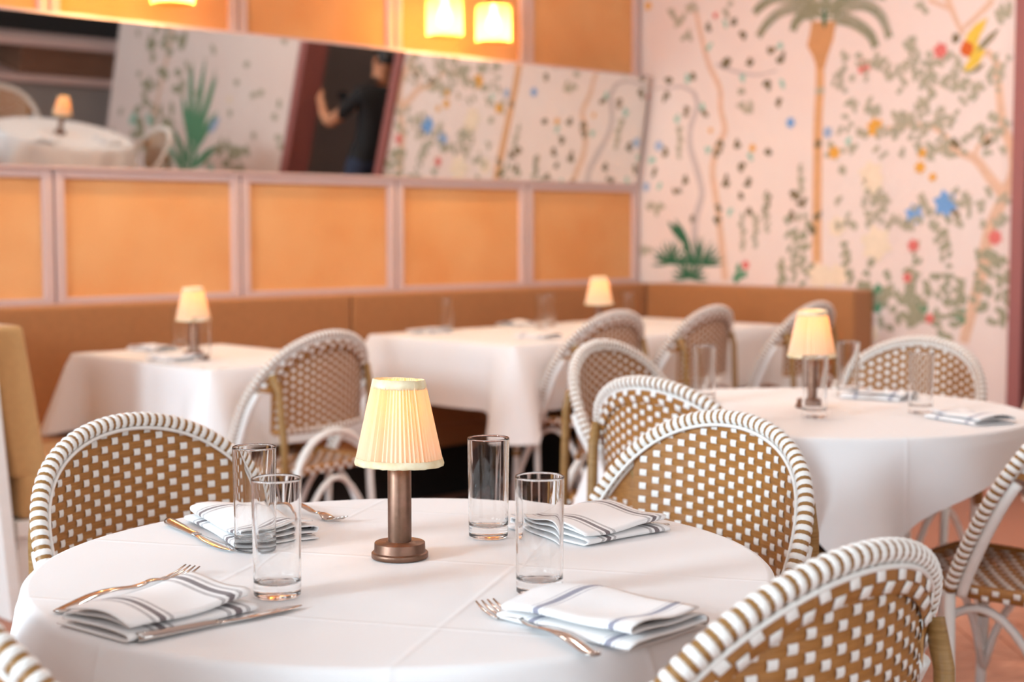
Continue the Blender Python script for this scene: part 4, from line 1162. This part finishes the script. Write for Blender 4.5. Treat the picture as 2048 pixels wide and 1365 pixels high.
# ================================================================== person in the doorway (seen in the mirror)
SKIN = mat('skin', (206, 146, 112), .55, noise=.08, nscale=12); SHIRT = mat('black_cotton', (26, 26, 29), .85, bump=.3, bscale=120); JEANS = mat('dark_denim', (44, 54, 78), .85, noise=.2, nscale=40); HAIR = mat('black_hair', (22, 18, 17), .5); SHOE = mat('black_shoe', (20, 20, 20), .5)
def person():
    # local frame: faces -y, origin between the feet; x: + is the person's left
    P = {}
    V = []; Rd = []; E = []
    def add(p, r, par=None):
        V.append(p); Rd.append(r if isinstance(r, tuple) else (r, r)); i = len(V) - 1
        if par is not None: E.append((par, i))
        return i
    pel = add((0, .01, .93), (.135, .115)); wa = add((0, 0, 1.06), (.125, .10), pel); ch = add((0, .005, 1.22), (.15, .115), wa); up_ = add((0, .01, 1.35), (.135, .095), ch)
    nk = add((0, -.005, 1.43), (.055, .055), up_); nk2 = add((0, -.02, 1.485), (.052, .055), nk)
    h1 = add((0, -.03, 1.535), (.068, .078), nk2); h2 = add((0, -.022, 1.60), (.076, .092), h1); h3 = add((0, -.01, 1.66), (.066, .078), h2); h4 = add((0, -.005, 1.69), (.035, .04), h3)
    for s in (1, -1):
        hp = add((s * .085, .01, .88), .095, pel); th_ = add((s * .10, -.02 * (s + 1), .68), .078, hp); kn = add((s * .105, -.03 * (s + 1), .48), .058, th_); cf = add((s * .107, .02, .32), .054, kn); an = add((s * .11, .04, .10), .038, cf); ft = add((s * .115, -.01, .045), (.042, .036), an); to = add((s * .12, -.13, .035), (.04, .026), ft)
        sh = add((s * .165, .015, 1.365), .062, up_)
        if s < 0:   # right arm raised forward, elbow bent
            el = [(-.195, -.10, 1.22), (-.205, -.235, 1.10)]; wr = [(-.19, -.34, 1.135), (-.15, -.46, 1.19)]
        else:
            el = [(.20, -.06, 1.22), (.215, -.14, 1.10)]; wr = [(.17, -.27, 1.13), (.10, -.40, 1.20)]
        a1 = add(el[0], .05, sh); a2 = add(el[1], .042, a1); a3 = add(wr[0], .038, a2); a4 = add(wr[1], .027, a3)
        d = Vector(wr[1]) - Vector(wr[0]); d.normalize(); side = Vector((0, 0, 1)).cross(d).normalized(); upn = d.cross(side)
        pm = Vector(wr[1]) + d * .055; pa = add(tuple(pm), (.034, .016), a4)
        for k, (o_, l) in enumerate(((-.027, .072), (-.009, .082), (.009, .078), (.026, .062))):
            b0 = pm + d * .03 + upn * o_; f1 = add(tuple(b0), .0098, pa); f2 = add(tuple(b0 + d * l * .55 + side * (-s) * .012), .0088, f1); add(tuple(b0 + d * l * .85 + side * (-s) * .036), .0078, f2)
        t1 = add(tuple(Vector(wr[1]) + d * .03 + upn * .032), .011, a4); add(tuple(Vector(wr[1]) + d * .068 + upn * .052 + side * (-s) * .014), .009, t1)
    me = bpy.data.meshes.new('body'); me.from_pydata(V, E, []); o = bpy.data.objects.new('body_tmp', me); COL.objects.link(o)
    md = o.modifiers.new('skin', 'SKIN'); md.use_smooth_shade = True
    sk = me.skin_vertices[0].data
    for i, r_ in enumerate(Rd): sk[i].radius = r_
    sk[0].use_root = True
    md2 = o.modifiers.new('sub', 'SUBSURF'); md2.levels = 2; md2.render_levels = 2
    dg = bpy.context.evaluated_depsgraph_get(); dg.update()
    m2 = bpy.data.meshes.new_from_object(o.evaluated_get(dg)); bpy.data.objects.remove(o)
    m2.name = 'person'
    m2.materials.clear()
    for m in (SKIN, SHIRT, JEANS, SHOE): m2.materials.append(m)
    for pl in m2.polygons:
        c = pl.center; k = 0
        arm = abs(c.x) > .13 and c.y < -.115 or (abs(c.x) > .06 and c.y < -.2)
        if c.z < .085: k = 3
        elif c.z < .93: k = 2
        elif c.z < 1.435 and not arm: k = 1
        pl.material_index = k; pl.use_smooth = True
    pr = ob('person', m2, None, (6.47, 2.99, .0), (0, 0, R(4)))
    tag(pr, 'person in black t-shirt and jeans reaching forward, reflected in the mirror', 'person')
    # hair: cap over the skull, ears, nose, eyes
    q = G(); prof = []
    n = 20; v = []; f = []
    rows = 9
    for i in range(rows):
        el_ = R(90 - 14 * i)
        for j in range(n):
            a = 2 * PI * j / n; d = Vector((math.cos(a) * math.cos(el_), math.sin(a) * math.cos(el_), math.sin(el_)))
            if d.y < -.35 and d.z < .35: d.z = .35 + (d.z - .35) * .05
            v.append((d.x * .083, -.012 + d.y * .102, 1.618 + d.z * .09))
    for i in range(rows - 1):
        for j in range(n): f.append((i * n + j, (i + 1) * n + j, (i + 1) * n + (j + 1) % n, i * n + (j + 1) % n))
    ob('hair', mesh('hair', v, f, HAIR, True), pr)
    q = G(); q.tube([(0, -.108, 1.615), (0, -.122, 1.585), (0, -.112, 1.575)], [.007, .012, .008], 8); q.obj('nose', SKIN, pr, True)
    for s in (1, -1):
        q = G(); q.tube([(s * .078, -.005, 1.57), (s * .084, 0, 1.595), (s * .08, .004, 1.62)], [.006, .012, .008], 8); q.obj('ear', SKIN, pr, True)
        q = G(); q.lathe([(0, -.009), (.007, -.005), (.009, 0), (.007, .005), (0, .009)], 10, c=(s * .03, -.098, 1.607)); q.obj('eye', HAIR, pr, True)
    q = G(); q.tube([(-.022, -.098, 1.548), (0, -.108, 1.546), (.022, -.098, 1.548)], .005, 6); q.obj('mouth', SKIN, pr, True)
person()
